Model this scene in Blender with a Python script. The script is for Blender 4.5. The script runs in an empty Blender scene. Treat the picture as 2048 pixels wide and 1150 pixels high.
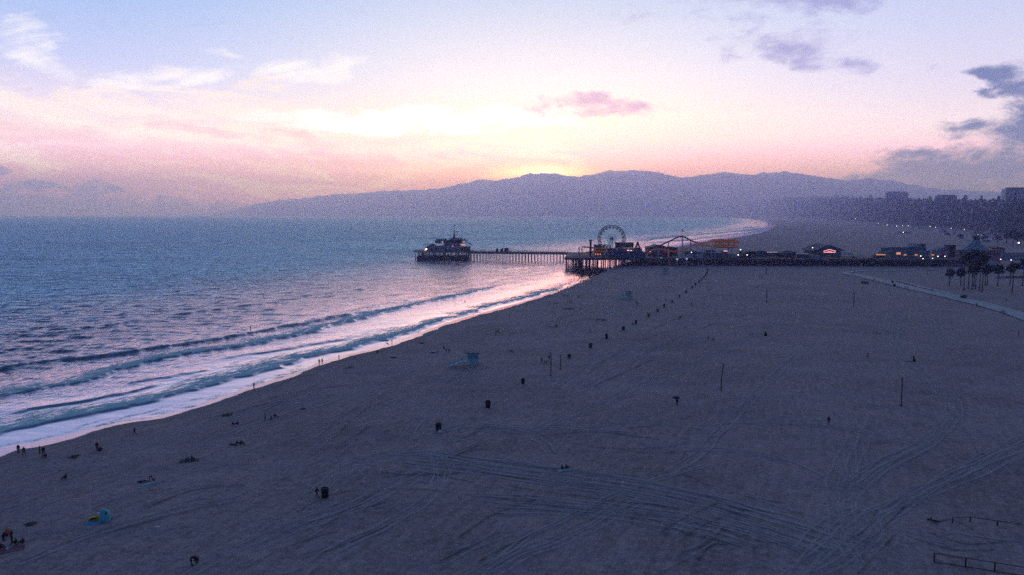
import bpy, bmesh, math, random
import numpy as np
from mathutils import Vector, Matrix
R = math.radians
sc = bpy.context.scene
COL = sc.collection
random.seed(7); rng = np.random.default_rng(7)

# ------------------------------------------------------------------ camera
F = 1500.0                    # focal length in pixels of a 2048 px wide frame
CAMZ = 46.0
PITCH = math.atan((575 - 428) / F)
cam = bpy.data.cameras.new('camera'); camo = bpy.data.objects.new('camera', cam); COL.objects.link(camo)
camo.location = (0, 0, CAMZ); camo.rotation_euler = (math.pi / 2 - PITCH, 0, 0)
cam.sensor_width = 36; cam.lens = 36 * F / 2048; cam.clip_start = 1; cam.clip_end = 400000
sc.camera = camo
sc.view_settings.view_transform = 'Standard'; sc.view_settings.look = 'None'
sc.view_settings.exposure = 0; sc.view_settings.gamma = 1
sc.cycles.use_denoising = False
sc.cycles.max_bounces = 6; sc.cycles.diffuse_bounces = 2; sc.cycles.glossy_bounces = 2
sc.cycles.transparent_max_bounces = 12; sc.cycles.volume_bounces = 4
sc.cycles.sample_clamp_indirect = 2; sc.cycles.sample_clamp_direct = 6; sc.cycles.caustics_reflective = False; sc.cycles.caustics_refractive = False

# ------------------------------------------------------------------ node helpers
class S:
    """one node socket with arithmetic"""
    def __init__(s, nt, o): s.nt, s.o = nt, o
    def _m(s, op, *a):
        n = s.nt.nodes.new('ShaderNodeMath'); n.operation = op
        for i, v in enumerate((s,) + a):
            if isinstance(v, S): s.nt.links.new(v.o, n.inputs[i])
            else: n.inputs[i].default_value = v
        return S(s.nt, n.outputs[0])
    def __add__(s, b): return s._m('ADD', b)
    __radd__ = __add__
    def __mul__(s, b): return s._m('MULTIPLY', b)
    __rmul__ = __mul__
    def __sub__(s, b): return s._m('SUBTRACT', b)
    def __rsub__(s, b): return (s * -1.0) + b
    def __truediv__(s, b): return s._m('DIVIDE', b)
    def max(s, b): return s._m('MAXIMUM', b)
    def min(s, b): return s._m('MINIMUM', b)
    def pow(s, b): return s._m('POWER', b)
    def f(s, op, *a): return s._m(op, *a)
    def smooth(s, a, b, t0=0.0, t1=1.0):
        n = s.nt.nodes.new('ShaderNodeMapRange'); n.interpolation_type = 'SMOOTHSTEP'
        s.nt.links.new(s.o, n.inputs[0])
        for i, v in zip((1, 2, 3, 4), (a, b, t0, t1)): n.inputs[i].default_value = v
        return S(s.nt, n.outputs[0])
def ramp(nt, fac, stops, interp='LINEAR'):
    n = nt.nodes.new('ShaderNodeValToRGB'); n.color_ramp.interpolation = interp
    e = n.color_ramp.elements
    while len(e) < len(stops): e.new(0.5)
    for el, (p, c) in zip(e, stops): el.position = p; el.color = (*c[:3], 1)
    nt.links.new(fac.o, n.inputs[0]); return S(nt, n.outputs[0])
def mixc(nt, fac, a, b, blend='MIX'):
    n = nt.nodes.new('ShaderNodeMix'); n.data_type = 'RGBA'; n.blend_type = blend
    for sock, v in ((n.inputs['Factor'], fac), (n.inputs[6], a), (n.inputs[7], b)):
        if isinstance(v, S): nt.links.new(v.o, sock)
        elif isinstance(v, (tuple, list)): sock.default_value = (*v[:3], 1)
        else: sock.default_value = v
    return S(nt, n.outputs[2])
def noise(nt, vec, scale, detail=4, rough=0.55, dist=0.0):
    n = nt.nodes.new('ShaderNodeTexNoise'); n.inputs['Scale'].default_value = scale
    n.inputs['Detail'].default_value = detail; n.inputs['Roughness'].default_value = rough
    n.inputs['Distortion'].default_value = dist
    if vec is not None: nt.links.new(vec.o, n.inputs['Vector'])
    return S(nt, n.outputs[0])
def comb(nt, x, y, z):
    n = nt.nodes.new('ShaderNodeCombineXYZ')
    for i, v in enumerate((x, y, z)):
        if isinstance(v, S): nt.links.new(v.o, n.inputs[i])
        else: n.inputs[i].default_value = v
    return S(nt, n.outputs[0])
def sep(nt, v):
    n = nt.nodes.new('ShaderNodeSeparateXYZ'); nt.links.new(v.o, n.inputs[0])
    return [S(nt, o) for o in n.outputs]
def lin(c):
    return tuple(((v / 255 + 0.055) / 1.055) ** 2.4 if v > 10 else v / 255 / 12.92 for v in c)

# ------------------------------------------------------------------ sky
SUN_AZ, SUN_EL = 2.4, 2.6                       # just behind the ridge
w = bpy.data.worlds.new('World'); sc.world = w; w.use_nodes = True
w.cycles.sampling_method = 'MANUAL'; w.cycles.sample_map_resolution = 1024
nt = w.node_tree; nt.nodes.clear()
tc = nt.nodes.new('ShaderNodeTexCoord')
dx, dy, dz = sep(nt, S(nt, tc.outputs['Generated']))
el = dz.f('ARCSINE') * 57.29578                  # degrees above the horizon
az = dx.f('ARCTAN2', dy) * 57.29578              # degrees right of the view axis
eln = el / 20.0
e_ = lambda d: min(max(d / 20.0, 0), 1)
left = ramp(nt, eln, [(e_(0), lin((120, 120, 190))), (e_(1.6), lin((215, 150, 205))), (e_(3.4), lin((246, 196, 206))), (e_(5.5), lin((252, 220, 216))), (e_(7.5), lin((232, 216, 232))), (e_(10), lin((198, 204, 236))), (e_(15), lin((158, 190, 234)))])
mid = ramp(nt, eln, [(e_(0), lin((240, 170, 205))), (e_(2.2), lin((250, 186, 204))), (e_(4), lin((250, 204, 218))), (e_(7), lin((254, 238, 228))), (e_(10), lin((236, 234, 246))), (e_(16), lin((194, 212, 244)))])
right = ramp(nt, eln, [(e_(0), lin((205, 150, 205))), (e_(2), lin((244, 186, 204))), (e_(4), lin((250, 212, 216))), (e_(6), lin((244, 222, 230))), (e_(9), lin((222, 214, 236))), (e_(14), lin((196, 206, 236)))])
low = mixc(nt, az.smooth(-4, -30), mid, left)
low = mixc(nt, az.smooth(8, 32), low, right)
# fine structure for the clouds, drawn out sideways
cv = comb(nt, az * 0.11, el * 0.42, 0.0)
n1 = noise(nt, cv, 1.0, 7, 0.6, 0.6).smooth(.3, .7)
n2 = noise(nt, comb(nt, az * 0.3, el * 0.6, 5.0), 1.0, 8, 0.66, 0.3).smooth(.3, .7)
n3 = noise(nt, comb(nt, az * 0.14, el * 0.7 + az * 0.05, 9.0), 1.0, 7, 0.62, 1.2).smooth(.3, .7)
wv = comb(nt, az * 0.16, el * 0.34, 2.0)
wa = (noise(nt, wv, 1.0, 5, 0.6).smooth(.3, .7) - 0.5) * 5.0
we = (noise(nt, comb(nt, az * 0.2, el * 0.4, 7.0), 1.0, 6, 0.62).smooth(.3, .7) - 0.5)
azw = az + wa * 0.7
nS = noise(nt, comb(nt, az * 0.16 + el * 0.10, el * 1.5 - az * 0.45, 4.0), 1.0, 7, 0.62, 0.8).smooth(.28, .72)
def blob(a, e, ra, re, tilt=0.0):
    p = (azw - a); q = (el + we * (1.1 * min(re, 1.4)) - e) - p * tilt
    return (1.0 - (p / ra).f('POWER', 2.0) - (q / re).f('POWER', 2.0)).max(-1.5)
def cloud(base, blobs, n, amp, lo, hi, col, k):
    fld = None
    for b in blobs:
        v = blob(*b); fld = v if fld is None else fld.max(v)
    m = (fld + (n - 0.5) * amp).smooth(lo, hi) * k
    return mixc(nt, m, base, col)
# pale wisps on the left
low = cloud(low, [(-22, 6.0, 17, 2.9), (-30, 5.0, 10, 2.2), (-10, 5.0, 14, 2.6)], n3, 2.6, -0.6, 1.5, lin((255, 236, 224)), 0.9)
low = cloud(low, [(-31.3, 10.2, 1.9, 1.2, -0.35), (-23.5, 9.4, 3.6, .5, .12), (-14.6, 10.2, 3.4, .9, .3), (-19, 10.95, 1.5, .25, -.15), (-26, 8.6, 3, .4, .08)], (nS * 0.5 + n2 * 0.5), 2.4, -0.8, 2.4, (1.08, 1.0, .93), 0.9)
low = cloud(low, [(-32, 5.2, 5, .9, -.1), (-27, 4.3, 3.5, .35, -.08), (-18.5, 4.2, 3.6, .45, -.14), (-16, 5.6, 2.2, .6, -.3), (-13, 3.6, 4, .4, -.02), (-23, 5.9, 4, .4, -.1)], n3, 2.0, -0.5, 1.4, lin((240, 186, 204)), 0.6)
low = cloud(low, [(-6.5, 6.9, 11.5, 0.85, 0.035), (-1, 7.3, 5, .7, .06)], n1, 1.3, -0.5, 1.3, (1.3, 1.24, 1.16), 0.95)
# violet and slate clouds
low = cloud(low, [(6.3, 7.9, 5.2, 0.75, -0.06)], n2, 1.9, -0.7, 1.5, lin((176, 150, 208)), 0.85)
low = cloud(low, [(19.5, 11.9, 4.6, 1.1, -0.12), (22.5, 10.6, 3, .9, -.2), (22, 14.6, 9, 1.3, 0)], n2, 1.9, -0.6, 1.9, lin((150, 150, 206)), 0.9)
low = cloud(low, [(32.5, 8.9, 2.6, 0.5, -0.1), (34.0, 7.9, 2.2, .8, -.3), (35, 3.2, 8.0, 2.5, 0.15), (31.5, 3.6, 5.6, 1.3, 0.12), (40, 6, 6, 4), (33, 0.8, 12, 1.9, .08), (31, 2.4, 7.5, 1.3, .1), (35, 4.8, 5.5, 1.7, .1)], n2, 1.9, -0.9, 1.1, lin((88, 104, 164)), 0.97)
low = cloud(low, [(-34.5, 2.6, 2.2, .32), (-31.4, 1.75, 1.1, .42), (-28.2, 1.62, 1.0, .24), (-35, 0.4, 12, 1.25), (-27, 0.1, 15, .85)], n2, 1.8, -0.6, 1.0, lin((72, 92, 172)), 0.95)
# the glow where the sun has just gone behind the ridge
sd_ = Vector((math.sin(R(SUN_AZ)) * math.cos(R(SUN_EL)), math.cos(R(SUN_AZ)) * math.cos(R(SUN_EL)), math.sin(R(SUN_EL))))
pa = az - SUN_AZ
fr_ = dy.smooth(0, .3)
low = mixc(nt, ((pa / 13.0).f('POWER', 2.0) * -1.0 - ((el - 5.0) / 3.0).f('POWER', 2.0)).f('EXPONENT') * fr_, low, (1.3, 1.05, 1.12), 'MULTIPLY')
low = mixc(nt, 1.0, low, (0.87, 0.86, 0.88), 'MULTIPLY')
low = mixc(nt, ((pa / 2.9).f('POWER', 2.0) * -1.0 - ((el - 2.9) / 0.6).f('POWER', 2.0)).f('EXPONENT') * fr_ * 0.95, low, (1.6, 1.25, 0.32))
low = mixc(nt, ((pa / 2.2).f('POWER', 2.0) * -1.0 - ((el - 3.0) / 0.45).f('POWER', 2.0)).f('EXPONENT') * fr_, low, (2.0, 1.8, 1.4))
# towards the zenith and away from the sunset the sky is deep blue
aa = az.f('ABSOLUTE')
dusk = mixc(nt, el.smooth(0, 25), (0.12, 0.10, 0.32), (0.045, 0.09, 0.29))
side = aa.smooth(42, 95)
low = mixc(nt, side, low, dusk)
ZEN = (0.040, 0.080, 0.215)
sky = mixc(nt, el.smooth(14.5, 36), low, ZEN)
sky = mixc(nt, el.smooth(-0.2, -3), sky, (0.02, 0.03, 0.06))
# seen from the beach the low sky lies behind the haze, which takes part of its light and adds its own veil
HAZE_D, HAZE_C, HAZE_TOP = 1.8e-4, (0.43, 0.47, 1.0), 1190
VEIL = [aa.smooth(3, 30, a_, b_) for a_, b_ in ((0.34, 0.20), (0.30, 0.17), (0.50, 0.36))]
pathm = (dz.max(0.012).pow(-1.0) * (HAZE_TOP - 46.0)).min(27000.0)
comps = []
srgb = nt.nodes.new('ShaderNodeSeparateColor'); nt.links.new(sky.o, srgb.inputs[0])
for c_ in range(3):
    T_ = (pathm * (-HAZE_D * HAZE_C[c_])).f('EXPONENT').max((0.34, 0.36, 0.07)[c_])
    v_ = ((S(nt, srgb.outputs[c_]) - VEIL[c_] * (1.0 - T_)) / T_).max(0.0)
    comps.append(v_)
full = comb(nt, *comps)
sky = mixc(nt, side, full, sky)
st = nt.nodes.new('ShaderNodeTexSky'); st.sky_type = 'NISHITA'; st.sun_disc = False
st.sun_elevation = R(SUN_EL); st.sun_rotation = R(SUN_AZ)
b1 = nt.nodes.new('ShaderNodeBackground'); nt.links.new(st.outputs[0], b1.inputs[0]); b1.inputs[1].default_value = 0.02
b2 = nt.nodes.new('ShaderNodeBackground'); nt.links.new(sky.o, b2.inputs[0]); b2.inputs[1].default_value = 1.0
ad = nt.nodes.new('ShaderNodeAddShader'); nt.links.new(b1.outputs[0], ad.inputs[0]); nt.links.new(b2.outputs[0], ad.inputs[1])
wo = nt.nodes.new('ShaderNodeOutputWorld'); nt.links.new(ad.outputs[0], wo.inputs[0])

sl = bpy.data.lights.new('sun', 'SUN'); sl.energy = 0.3; sl.angle = R(0.5); sl.color = (1, 0.62, 0.4)
so = bpy.data.objects.new('sun', sl); COL.objects.link(so)
so.rotation_euler = Vector(-sd_).to_track_quat('-Z', 'Y').to_euler(); so.location = (0, 0, 300)

# ------------------------------------------------------------------ mesh helpers
class MB:
    def __init__(s): s.v = []; s.f = []
    def add(s, vs, fs):
        o = len(s.v); s.v += [tuple(p) for p in vs]; s.f += [tuple(i + o for i in f) for f in fs]; return s
    def box(s, x0, x1, y0, y1, z0, z1):
        return s.add([(x0, y0, z0), (x1, y0, z0), (x1, y1, z0), (x0, y1, z0), (x0, y0, z1), (x1, y0, z1), (x1, y1, z1), (x0, y1, z1)],
                     [(3, 2, 1, 0), (4, 5, 6, 7), (0, 1, 5, 4), (1, 2, 6, 5), (2, 3, 7, 6), (3, 0, 4, 7)])
    def tube(s, pts, r, n=6, cap=True):
        pts = [Vector(p) for p in pts]; rs = r if isinstance(r, (list, tuple)) else [r] * len(pts)
        rings = []
        for i, p in enumerate(pts):
            t = (pts[min(i + 1, len(pts) - 1)] - pts[max(i - 1, 0)]).normalized()
            a = Vector((0, 0, 1)) if abs(t.z) < 0.9 else Vector((1, 0, 0))
            u = t.cross(a).normalized(); q = t.cross(u)
            rings.append([p + (u * math.cos(k * 2 * math.pi / n) + q * math.sin(k * 2 * math.pi / n)) * rs[i] for k in range(n)])
        vs = [v for ring in rings for v in ring]; fs = []
        for i in range(len(pts) - 1):
            for k in range(n):
                a, b = i * n + k, i * n + (k + 1) % n
                fs.append((a, b, b + n, a + n))
        if cap: fs += [tuple(range(n)), tuple(range((len(pts) - 1) * n, len(pts) * n))[::-1]]
        return s.add(vs, fs)
    def lathe(s, prof, n=16, c=(0, 0, 0)):
        vs = []; fs = []
        for r, z in prof:
            vs += [(c[0] + r * math.cos(k * 2 * math.pi / n), c[1] + r * math.sin(k * 2 * math.pi / n), c[2] + z) for k in range(n)]
        for i in range(len(prof) - 1):
            for k in range(n):
                a, b = i * n + k, i * n + (k + 1) % n
                fs.append((a, b, b + n, a + n))
        fs += [tuple(range(n))[::-1], tuple(range((len(prof) - 1) * n, len(prof) * n))]
        return s.add(vs, fs)
    def prism(s, poly, y0, y1):                       # outline in x,z extruded along y
        n = len(poly)
        return s.add([(x, y0, z) for x, z in poly] + [(x, y1, z) for x, z in poly],
                     [tuple(range(n)), tuple(range(n, 2 * n))[::-1]] + [((i + 1) % n, i, i + n, (i + 1) % n + n) for i in range(n)])
    def slab(s, poly, z0, z1):                        # outline in x,y extruded along z
        n = len(poly)
        return s.add([(x, y, z0) for x, y in poly] + [(x, y, z1) for x, y in poly],
                     [tuple(range(n))[::-1], tuple(range(n, 2 * n))] + [(i, (i + 1) % n, (i + 1) % n + n, i + n) for i in range(n)])
    def ball(s, c, rx, ry=None, rz=None, n=8, m=6):
        ry = ry or rx; rz = rz or rx; vs = []; fs = []
        for i in range(m + 1):
            t = math.pi * i / m
            vs += [(c[0] + rx * math.sin(t) * math.cos(2 * math.pi * k / n), c[1] + ry * math.sin(t) * math.sin(2 * math.pi * k / n), c[2] + rz * math.cos(t)) for k in range(n)]
        for i in range(m):
            for k in range(n):
                a, b = i * n + k, i * n + (k + 1) % n
                fs.append((a, a + n, b + n, b))
        return s.add(vs, fs)
    def mesh(s, name, smooth=False):
        me = bpy.data.meshes.new(name); me.from_pydata(s.v, [], s.f); me.validate()
        if smooth: me.polygons.foreach_set('use_smooth', [True] * len(me.polygons))
        return me
    def build(s, name, mat, parent=None, smooth=False):
        return mkobj(name, s.mesh(name, smooth), mat, parent)
def mkobj(name, me, mat, parent=None):
    o = bpy.data.objects.new(name, me); COL.objects.link(o)
    if mat is not None and len(me.materials) == 0: me.materials.append(mat)
    if parent is not None: o.parent = parent
    return o
def tag(o, label=None, cat=None, group=None, kind=None):
    if label: o['label'] = label
    if cat: o['category'] = cat
    if group: o['group'] = group
    if kind: o['kind'] = kind
    return o
def thing(name, label, cat, loc=(0, 0, 0), rz=0.0, group=None, scale=1.0):
    o = bpy.data.objects.new(name, None); COL.objects.link(o); o.empty_display_size = 0.5
    o.location = loc; o.rotation_euler = (0, 0, rz); o.scale = (scale,) * 3
    return tag(o, label, cat, group)
def copy_tree(o, parent=None):
    c = o.copy(); COL.objects.link(c)
    if parent is not None: c.parent = parent
    for ch in list(o.children): copy_tree(ch, c)
    return c
def dup(root, label, loc, rz=0.0, group=None, scale=None):
    c = copy_tree(root); c.location = loc; c.rotation_euler = (0, 0, rz); c['label'] = label
    if group: c['group'] = group
    if scale: c.scale = (scale,) * 3 if not isinstance(scale, tuple) else scale
    return c

MATS = {}
def mat(name, col, rough=0.7, vary=0.25, scale=3.0, metal=0.0, spec=0.4, bump=0.0):
    if name in MATS: return MATS[name]
    m = bpy.data.materials.new(name); m.use_nodes = True; t = m.node_tree; b = t.nodes['Principled BSDF']
    g = t.nodes.new('ShaderNodeTexCoord')
    n = noise(t, S(t, g.outputs['Object']), scale, 4, 0.6)
    k = n.smooth(0.25, 0.75, 1 - vary, 1 + vary)
    c = comb(t, k * col[0], k * col[1], k * col[2])
    t.links.new(c.o, b.inputs['Base Color'])
    b.inputs['Roughness'].default_value = rough; b.inputs['Metallic'].default_value = metal
    b.inputs['Specular IOR Level'].default_value = spec
    if bump:
        bn = t.nodes.new('ShaderNodeBump'); bn.inputs['Distance'].default_value = bump
        t.links.new(n.o, bn.inputs['Height']); t.links.new(bn.outputs[0], b.inputs['Normal'])
    MATS[name] = m; return m
def glow(name, col, strength):
    if name in MATS: return MATS[name]
    m = bpy.data.materials.new(name); m.use_nodes = True; b = m.node_tree.nodes['Principled BSDF']
    b.inputs['Base Color'].default_value = (*col, 1); b.inputs['Emission Color'].default_value = (*col, 1)
    b.inputs['Emission Strength'].default_value = strength; m.cycles.emission_sampling = 'NONE'
    MATS[name] = m; return m

# ------------------------------------------------------------------ picture <-> ground
CP, SP = math.cos(PITCH), math.sin(PITCH)
def ray(px, py):
    u = (px - 1024) / F; v = (575 - py) / F
    return Vector((u, CP + v * SP, -SP + v * CP))
def pt(px, py, D):                                   # the point seen at that pixel at depth D
    d = ray(px, py); t = D / d.y
    return Vector((d.x * t, D, CAMZ + d.z * t))
def onz(px, py, z=0.0):
    d = ray(px, py); t = (z - CAMZ) / d.z
    return Vector((d.x * t, d.y * t, z))
def crom(P, k):
    P = [np.array(p, float) for p in P]; out = []
    for i in range(len(P) - 1):
        a, b, c, d = P[max(i - 1, 0)], P[i], P[i + 1], P[min(i + 2, len(P) - 1)]
        for j in range(k):
            t = j / k
            out.append(0.5 * (2 * b + (c - a) * t + (2 * a - 5 * b + 4 * c - d) * t * t + (3 * b - a - 3 * c + d) * t ** 3))
    out.append(P[-1]); return out
SHORE_PX = [(-900, 1235), (-420, 1060), (0, 912), (60, 897), (150, 876), (235, 852), (330, 836), (430, 806), (520, 775), (600, 748), (680, 719), (760, 700), (830, 676), (905, 648), (1000, 620),
            (1060, 603), (1120, 582), (1165, 564), (1215, 542), (1262, 522), (1320, 503), (1390, 487), (1460, 477), (1512, 468), (1540, 459), (1550, 451), (1543, 444), (1520, 439), (1480, 435.8), (1400, 433.8), (1250, 432.7), (900, 432.4), (500, 432.3)]
SHORE = np.array([onz(*p)[:2] for p in crom(SHORE_PX, 5)])
LANDPOLY = np.vstack([SHORE, [[-30000, 60000], [60000, 60000], [60000, -400], [SHORE[0][0] , -400]]])
def pdist(X, Y, P, want_t=False):
    d2 = np.full(X.shape, 1e18); tt = np.zeros(X.shape); sg = np.zeros(X.shape)
    for i in range(len(P) - 1):
        ax, ay = P[i]; bx, by = P[i + 1]; ex, ey = bx - ax, by - ay; L = ex * ex + ey * ey + 1e-9
        t = np.clip(((X - ax) * ex + (Y - ay) * ey) / L, 0, 1)
        q = (X - ax - ex * t) ** 2 + (Y - ay - ey * t) ** 2
        m = q < d2; d2[m] = q[m]
        if want_t: tt[m] = i + t[m]; sg[m] = np.sign(ex * (Y - ay) - ey * (X - ax))[m]
    d = np.sqrt(d2)
    return (d, tt / (len(P) - 1), sg) if want_t else d
def inside(X, Y, P):
    c = np.zeros(X.shape, bool); n = len(P)
    for i in range(n):
        x0, y0 = P[i]; x1, y1 = P[(i + 1) % n]
        if y0 == y1: continue
        c ^= ((y0 > Y) != (y1 > Y)) & (X < (x1 - x0) * (Y - y0) / (y1 - y0) + x0)
    return c
def shore_d(X, Y):                                   # metres inland (+) or out to sea (-)
    d = pdist(X, Y, SHORE); return np.where(inside(X, Y, LANDPOLY), d, -d)
def vnoise(X, Y, s, seed=0):                          # smooth value noise
    x = X / s + 1000.5 + seed * 17.3; y = Y / s + 1000.5 + seed * 5.7
    xi = np.floor(x).astype(np.int64); yi = np.floor(y).astype(np.int64); fx = x - xi; fy = y - yi
    fx = fx * fx * (3 - 2 * fx); fy = fy * fy * (3 - 2 * fy)
    def h(a, b):
        n = (a * 374761393 + b * 668265263 + seed * 974711) & 0x7fffffff
        n = ((n ^ (n >> 13)) * 1274126177) & 0x7fffffff
        return ((n ^ (n >> 16)) & 0xffff) / 65535.0
    return (h(xi, yi) * (1 - fx) + h(xi + 1, yi) * fx) * (1 - fy) + (h(xi, yi + 1) * (1 - fx) + h(xi + 1, yi + 1) * fx) * fy
def land_z(X, Y, d):
    z = np.interp(d, [-400, -60, -6, 0, 10, 40, 100], [-9, -4, -0.10, 0.25, 0.85, 1.7, 2.0])
    lump = (vnoise(X, Y, 9, 1) - .5) * 0.30 + (vnoise(X, Y, 3.4, 2) - .5) * 0.16
    return z + lump * np.clip((d - 2) / 12, 0, 1) * np.clip(1.6 - d / 260, 0.35, 1)
gx0, gy0, gs = -260.0, 40.0, 5.0
GX, GY = np.meshgrid(np.arange(gx0, 960, gs), np.arange(gy0, 1300, gs)); GD = shore_d(GX, GY)
def ground(x, y):
    i, j = (x - gx0) / gs, (y - gy0) / gs; a, b = int(math.floor(i)), int(math.floor(j))
    if 0 <= a < GD.shape[1] - 1 and 0 <= b < GD.shape[0] - 1:
        i -= a; j -= b
        d = (GD[b, a] * (1 - i) + GD[b, a + 1] * i) * (1 - j) + (GD[b + 1, a] * (1 - i) + GD[b + 1, a + 1] * i) * j
        return float(land_z(np.array([x]), np.array([y]), np.array([d]))[0])
    X = np.array([x], float); Y = np.array([y], float)
    return float(land_z(X, Y, shore_d(X, Y))[0])
def at(px, py):                                      # the ground point seen at that pixel
    z = 1.0
    for _ in range(4):
        p = onz(px, py, z); z = max(ground(p.x, p.y), 0.0)
    p.z = z; return p
def depth_grid(py_hi, py_lo, step, u0, u1, nu, z0=0.0):
    pys = np.arange(py_hi, py_lo, -step); Yr = np.array([onz(1024, p, z0).y for p in pys]); us = np.linspace(u0, u1, nu)
    return us[None, :] * Yr[:, None], np.repeat(Yr[:, None], nu, 1), Yr
def grid_mesh(name, X, Y, Z, keep, attrs=None):
    nr, nc = X.shape; idx = np.arange(nr * nc).reshape(nr, nc)
    a, b, c, d = idx[:-1, :-1], idx[:-1, 1:], idx[1:, 1:], idx[1:, :-1]
    q = np.stack([a, b, c, d], -1).reshape(-1, 4)
    kq = keep.reshape(-1)[q].any(1); q = q[kq]
    used = np.zeros(nr * nc, bool); used[q.reshape(-1)] = True
    rem = np.cumsum(used) - 1; q = rem[q]
    co = np.stack([X, Y, Z], -1).reshape(-1, 3)[used].astype(np.float32)
    me = bpy.data.meshes.new(name); me.vertices.add(len(co)); me.vertices.foreach_set('co', co.reshape(-1))
    me.loops.add(q.size); me.loops.foreach_set('vertex_index', q.reshape(-1).astype(np.int32))
    me.polygons.add(len(q)); me.polygons.foreach_set('loop_start', np.arange(0, q.size, 4, dtype=np.int32))
    me.polygons.foreach_set('loop_total', np.full(len(q), 4, np.int32)) if bpy.app.version < (4, 1) else None
    me.update(calc_edges=True); me.polygons.foreach_set('use_smooth', np.ones(len(q), bool))
    for k, v in (attrs or {}).items():
        at_ = me.attributes.new(k, 'FLOAT', 'POINT'); at_.data.foreach_set('value', v.reshape(-1)[used].astype(np.float32))
    return me
def attr(t, name):
    n = t.nodes.new('ShaderNodeAttribute'); n.attribute_name = name; return S(t, n.outputs['Fac'])
def wpos(t):
    n = t.nodes.new('ShaderNodeNewGeometry'); return S(t, n.outputs['Position'])

# ------------------------------------------------------------------ beach
X, Y, Yr = depth_grid(1420, 433.0, 1.9, -1.15, 1.25, 700, 1.0)
D = shore_d(X, Y); Z = land_z(X, Y, D)
me = grid_mesh('beach_sand', X, Y, Z, D > -70, {'inland': D})
m = bpy.data.materials.new('sand'); m.use_nodes = True; t = m.node_tree; b = t.nodes['Principled BSDF']
P = wpos(t); px_, py_, pz_ = sep(t, P); inl = attr(t, 'inland')
rot = comb(t, px_ * 0.93 - py_ * 0.37, px_ * 0.37 + py_ * 0.93, 0.0)
rx, ry, _ = sep(t, rot)                               # ry runs along the shore
streak = noise(t, comb(t, rx * 0.9, ry * 0.10, 0.0), 1.0, 6, 0.65)
patch = noise(t, P, 0.03, 5, 0.6); fine = noise(t, P, 2.6, 5, 0.75); foot = noise(t, P, 0.9, 4, 0.7)
val = 0.34 + streak * 0.66 + patch * 0.55 + (fine - 0.5) * 1.0 + (foot - .5) * 0.95
weed = noise(t, comb(t, rx * 0.35, ry * 0.09, 3.0), 1.0, 5, 0.7).smooth(0.62, 0.74) * inl.smooth(3, 12) * inl.smooth(75, 35)
wet = (inl + (noise(t, P, 0.16, 3) - 0.5) * 3.0 + (noise(t, P, 0.04, 2) - 0.5) * 5.0).smooth(0.9, -0.2)
damp = (inl + (noise(t, P, 0.1, 3) - 0.5) * 8.0).smooth(9, 0)
base = mixc(t, val.smooth(0.55, 1.3), (0.095, 0.083, 0.075), (0.41, 0.355, 0.325))
base = mixc(t, weed * 0.6, base, (0.05, 0.045, 0.04))
base = mixc(t, damp * 0.45, base, (0.10, 0.09, 0.085))
base = mixc(t, wet, base, (0.07, 0.062, 0.06))
t.links.new(base.o, b.inputs['Base Color'])
t.links.new(wet.smooth(0, 1, 0.88, 0.05).o, b.inputs['Roughness'])
t.links.new(wet.smooth(0, 1, 0.25, 1.0).o, b.inputs['Specular IOR Level']); b.inputs['IOR'].default_value = 3.0; b.inputs['Specular Tint'].default_value = (1.0, 0.82, 1.0, 1)
bn = t.nodes.new('ShaderNodeBump'); bn.inputs['Distance'].default_value = 1.0
hgt = (streak * 0.22 + fine * 0.07 + foot * 0.16) * (1.0 - wet)
t.links.new(hgt.o, bn.inputs['Height']); t.links.new(wet.smooth(0, 1, 0.75, 0.0).o, bn.inputs['Strength'])
t.links.new(bn.outputs[0], b.inputs['Normal'])
beach = mkobj('beach_sand', me, m); tag(beach, kind='structure')

# ------------------------------------------------------------------ sea
X, Y, Yr = depth_grid(1420, 430.8, 1.05, -1.15, 1.0, 820)
D = shore_d(X, Y); off = -D
dY = np.abs(np.gradient(Yr))[:, None] * np.ones_like(X)
Z = np.zeros_like(X); calm = np.clip((off - 25) / 80, 0.0, 1)
along = np.array([0.37, 0.93])                        # the shore's direction
for i in range(46):
    lam = 2.3 * (1.09 ** i) * rng.uniform(.9, 1.1); spread = 1.0 if lam < 25 else 0.35
    th = rng.normal(R(-104) if lam < 25 else R(-150), spread * 0.38)           # waves run towards the beach
    k = 2 * math.pi / lam; kx, ky = k * math.cos(th + R(180)), k * math.sin(th + R(180))
    res = np.clip((lam / np.maximum(dY, X * 0 + .3) - 1.6) / 2.5, 0, 1)
    slope = 0.085 if lam < 6 else (0.058 if lam < 10 else (0.017 if lam < 25 else 0.008))
    ph = kx * X + ky * Y + rng.uniform(0, 6.28) + 1.5 * (vnoise(X, Y, lam * 6, i) - .5)
    w_ = 1 - 2 * np.abs(np.sin(ph / 2)) ** 1.3; Z += (slope / k) * res * w_
Z *= (0.05 + 0.95 * calm)
foam = np.zeros_like(X)
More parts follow.
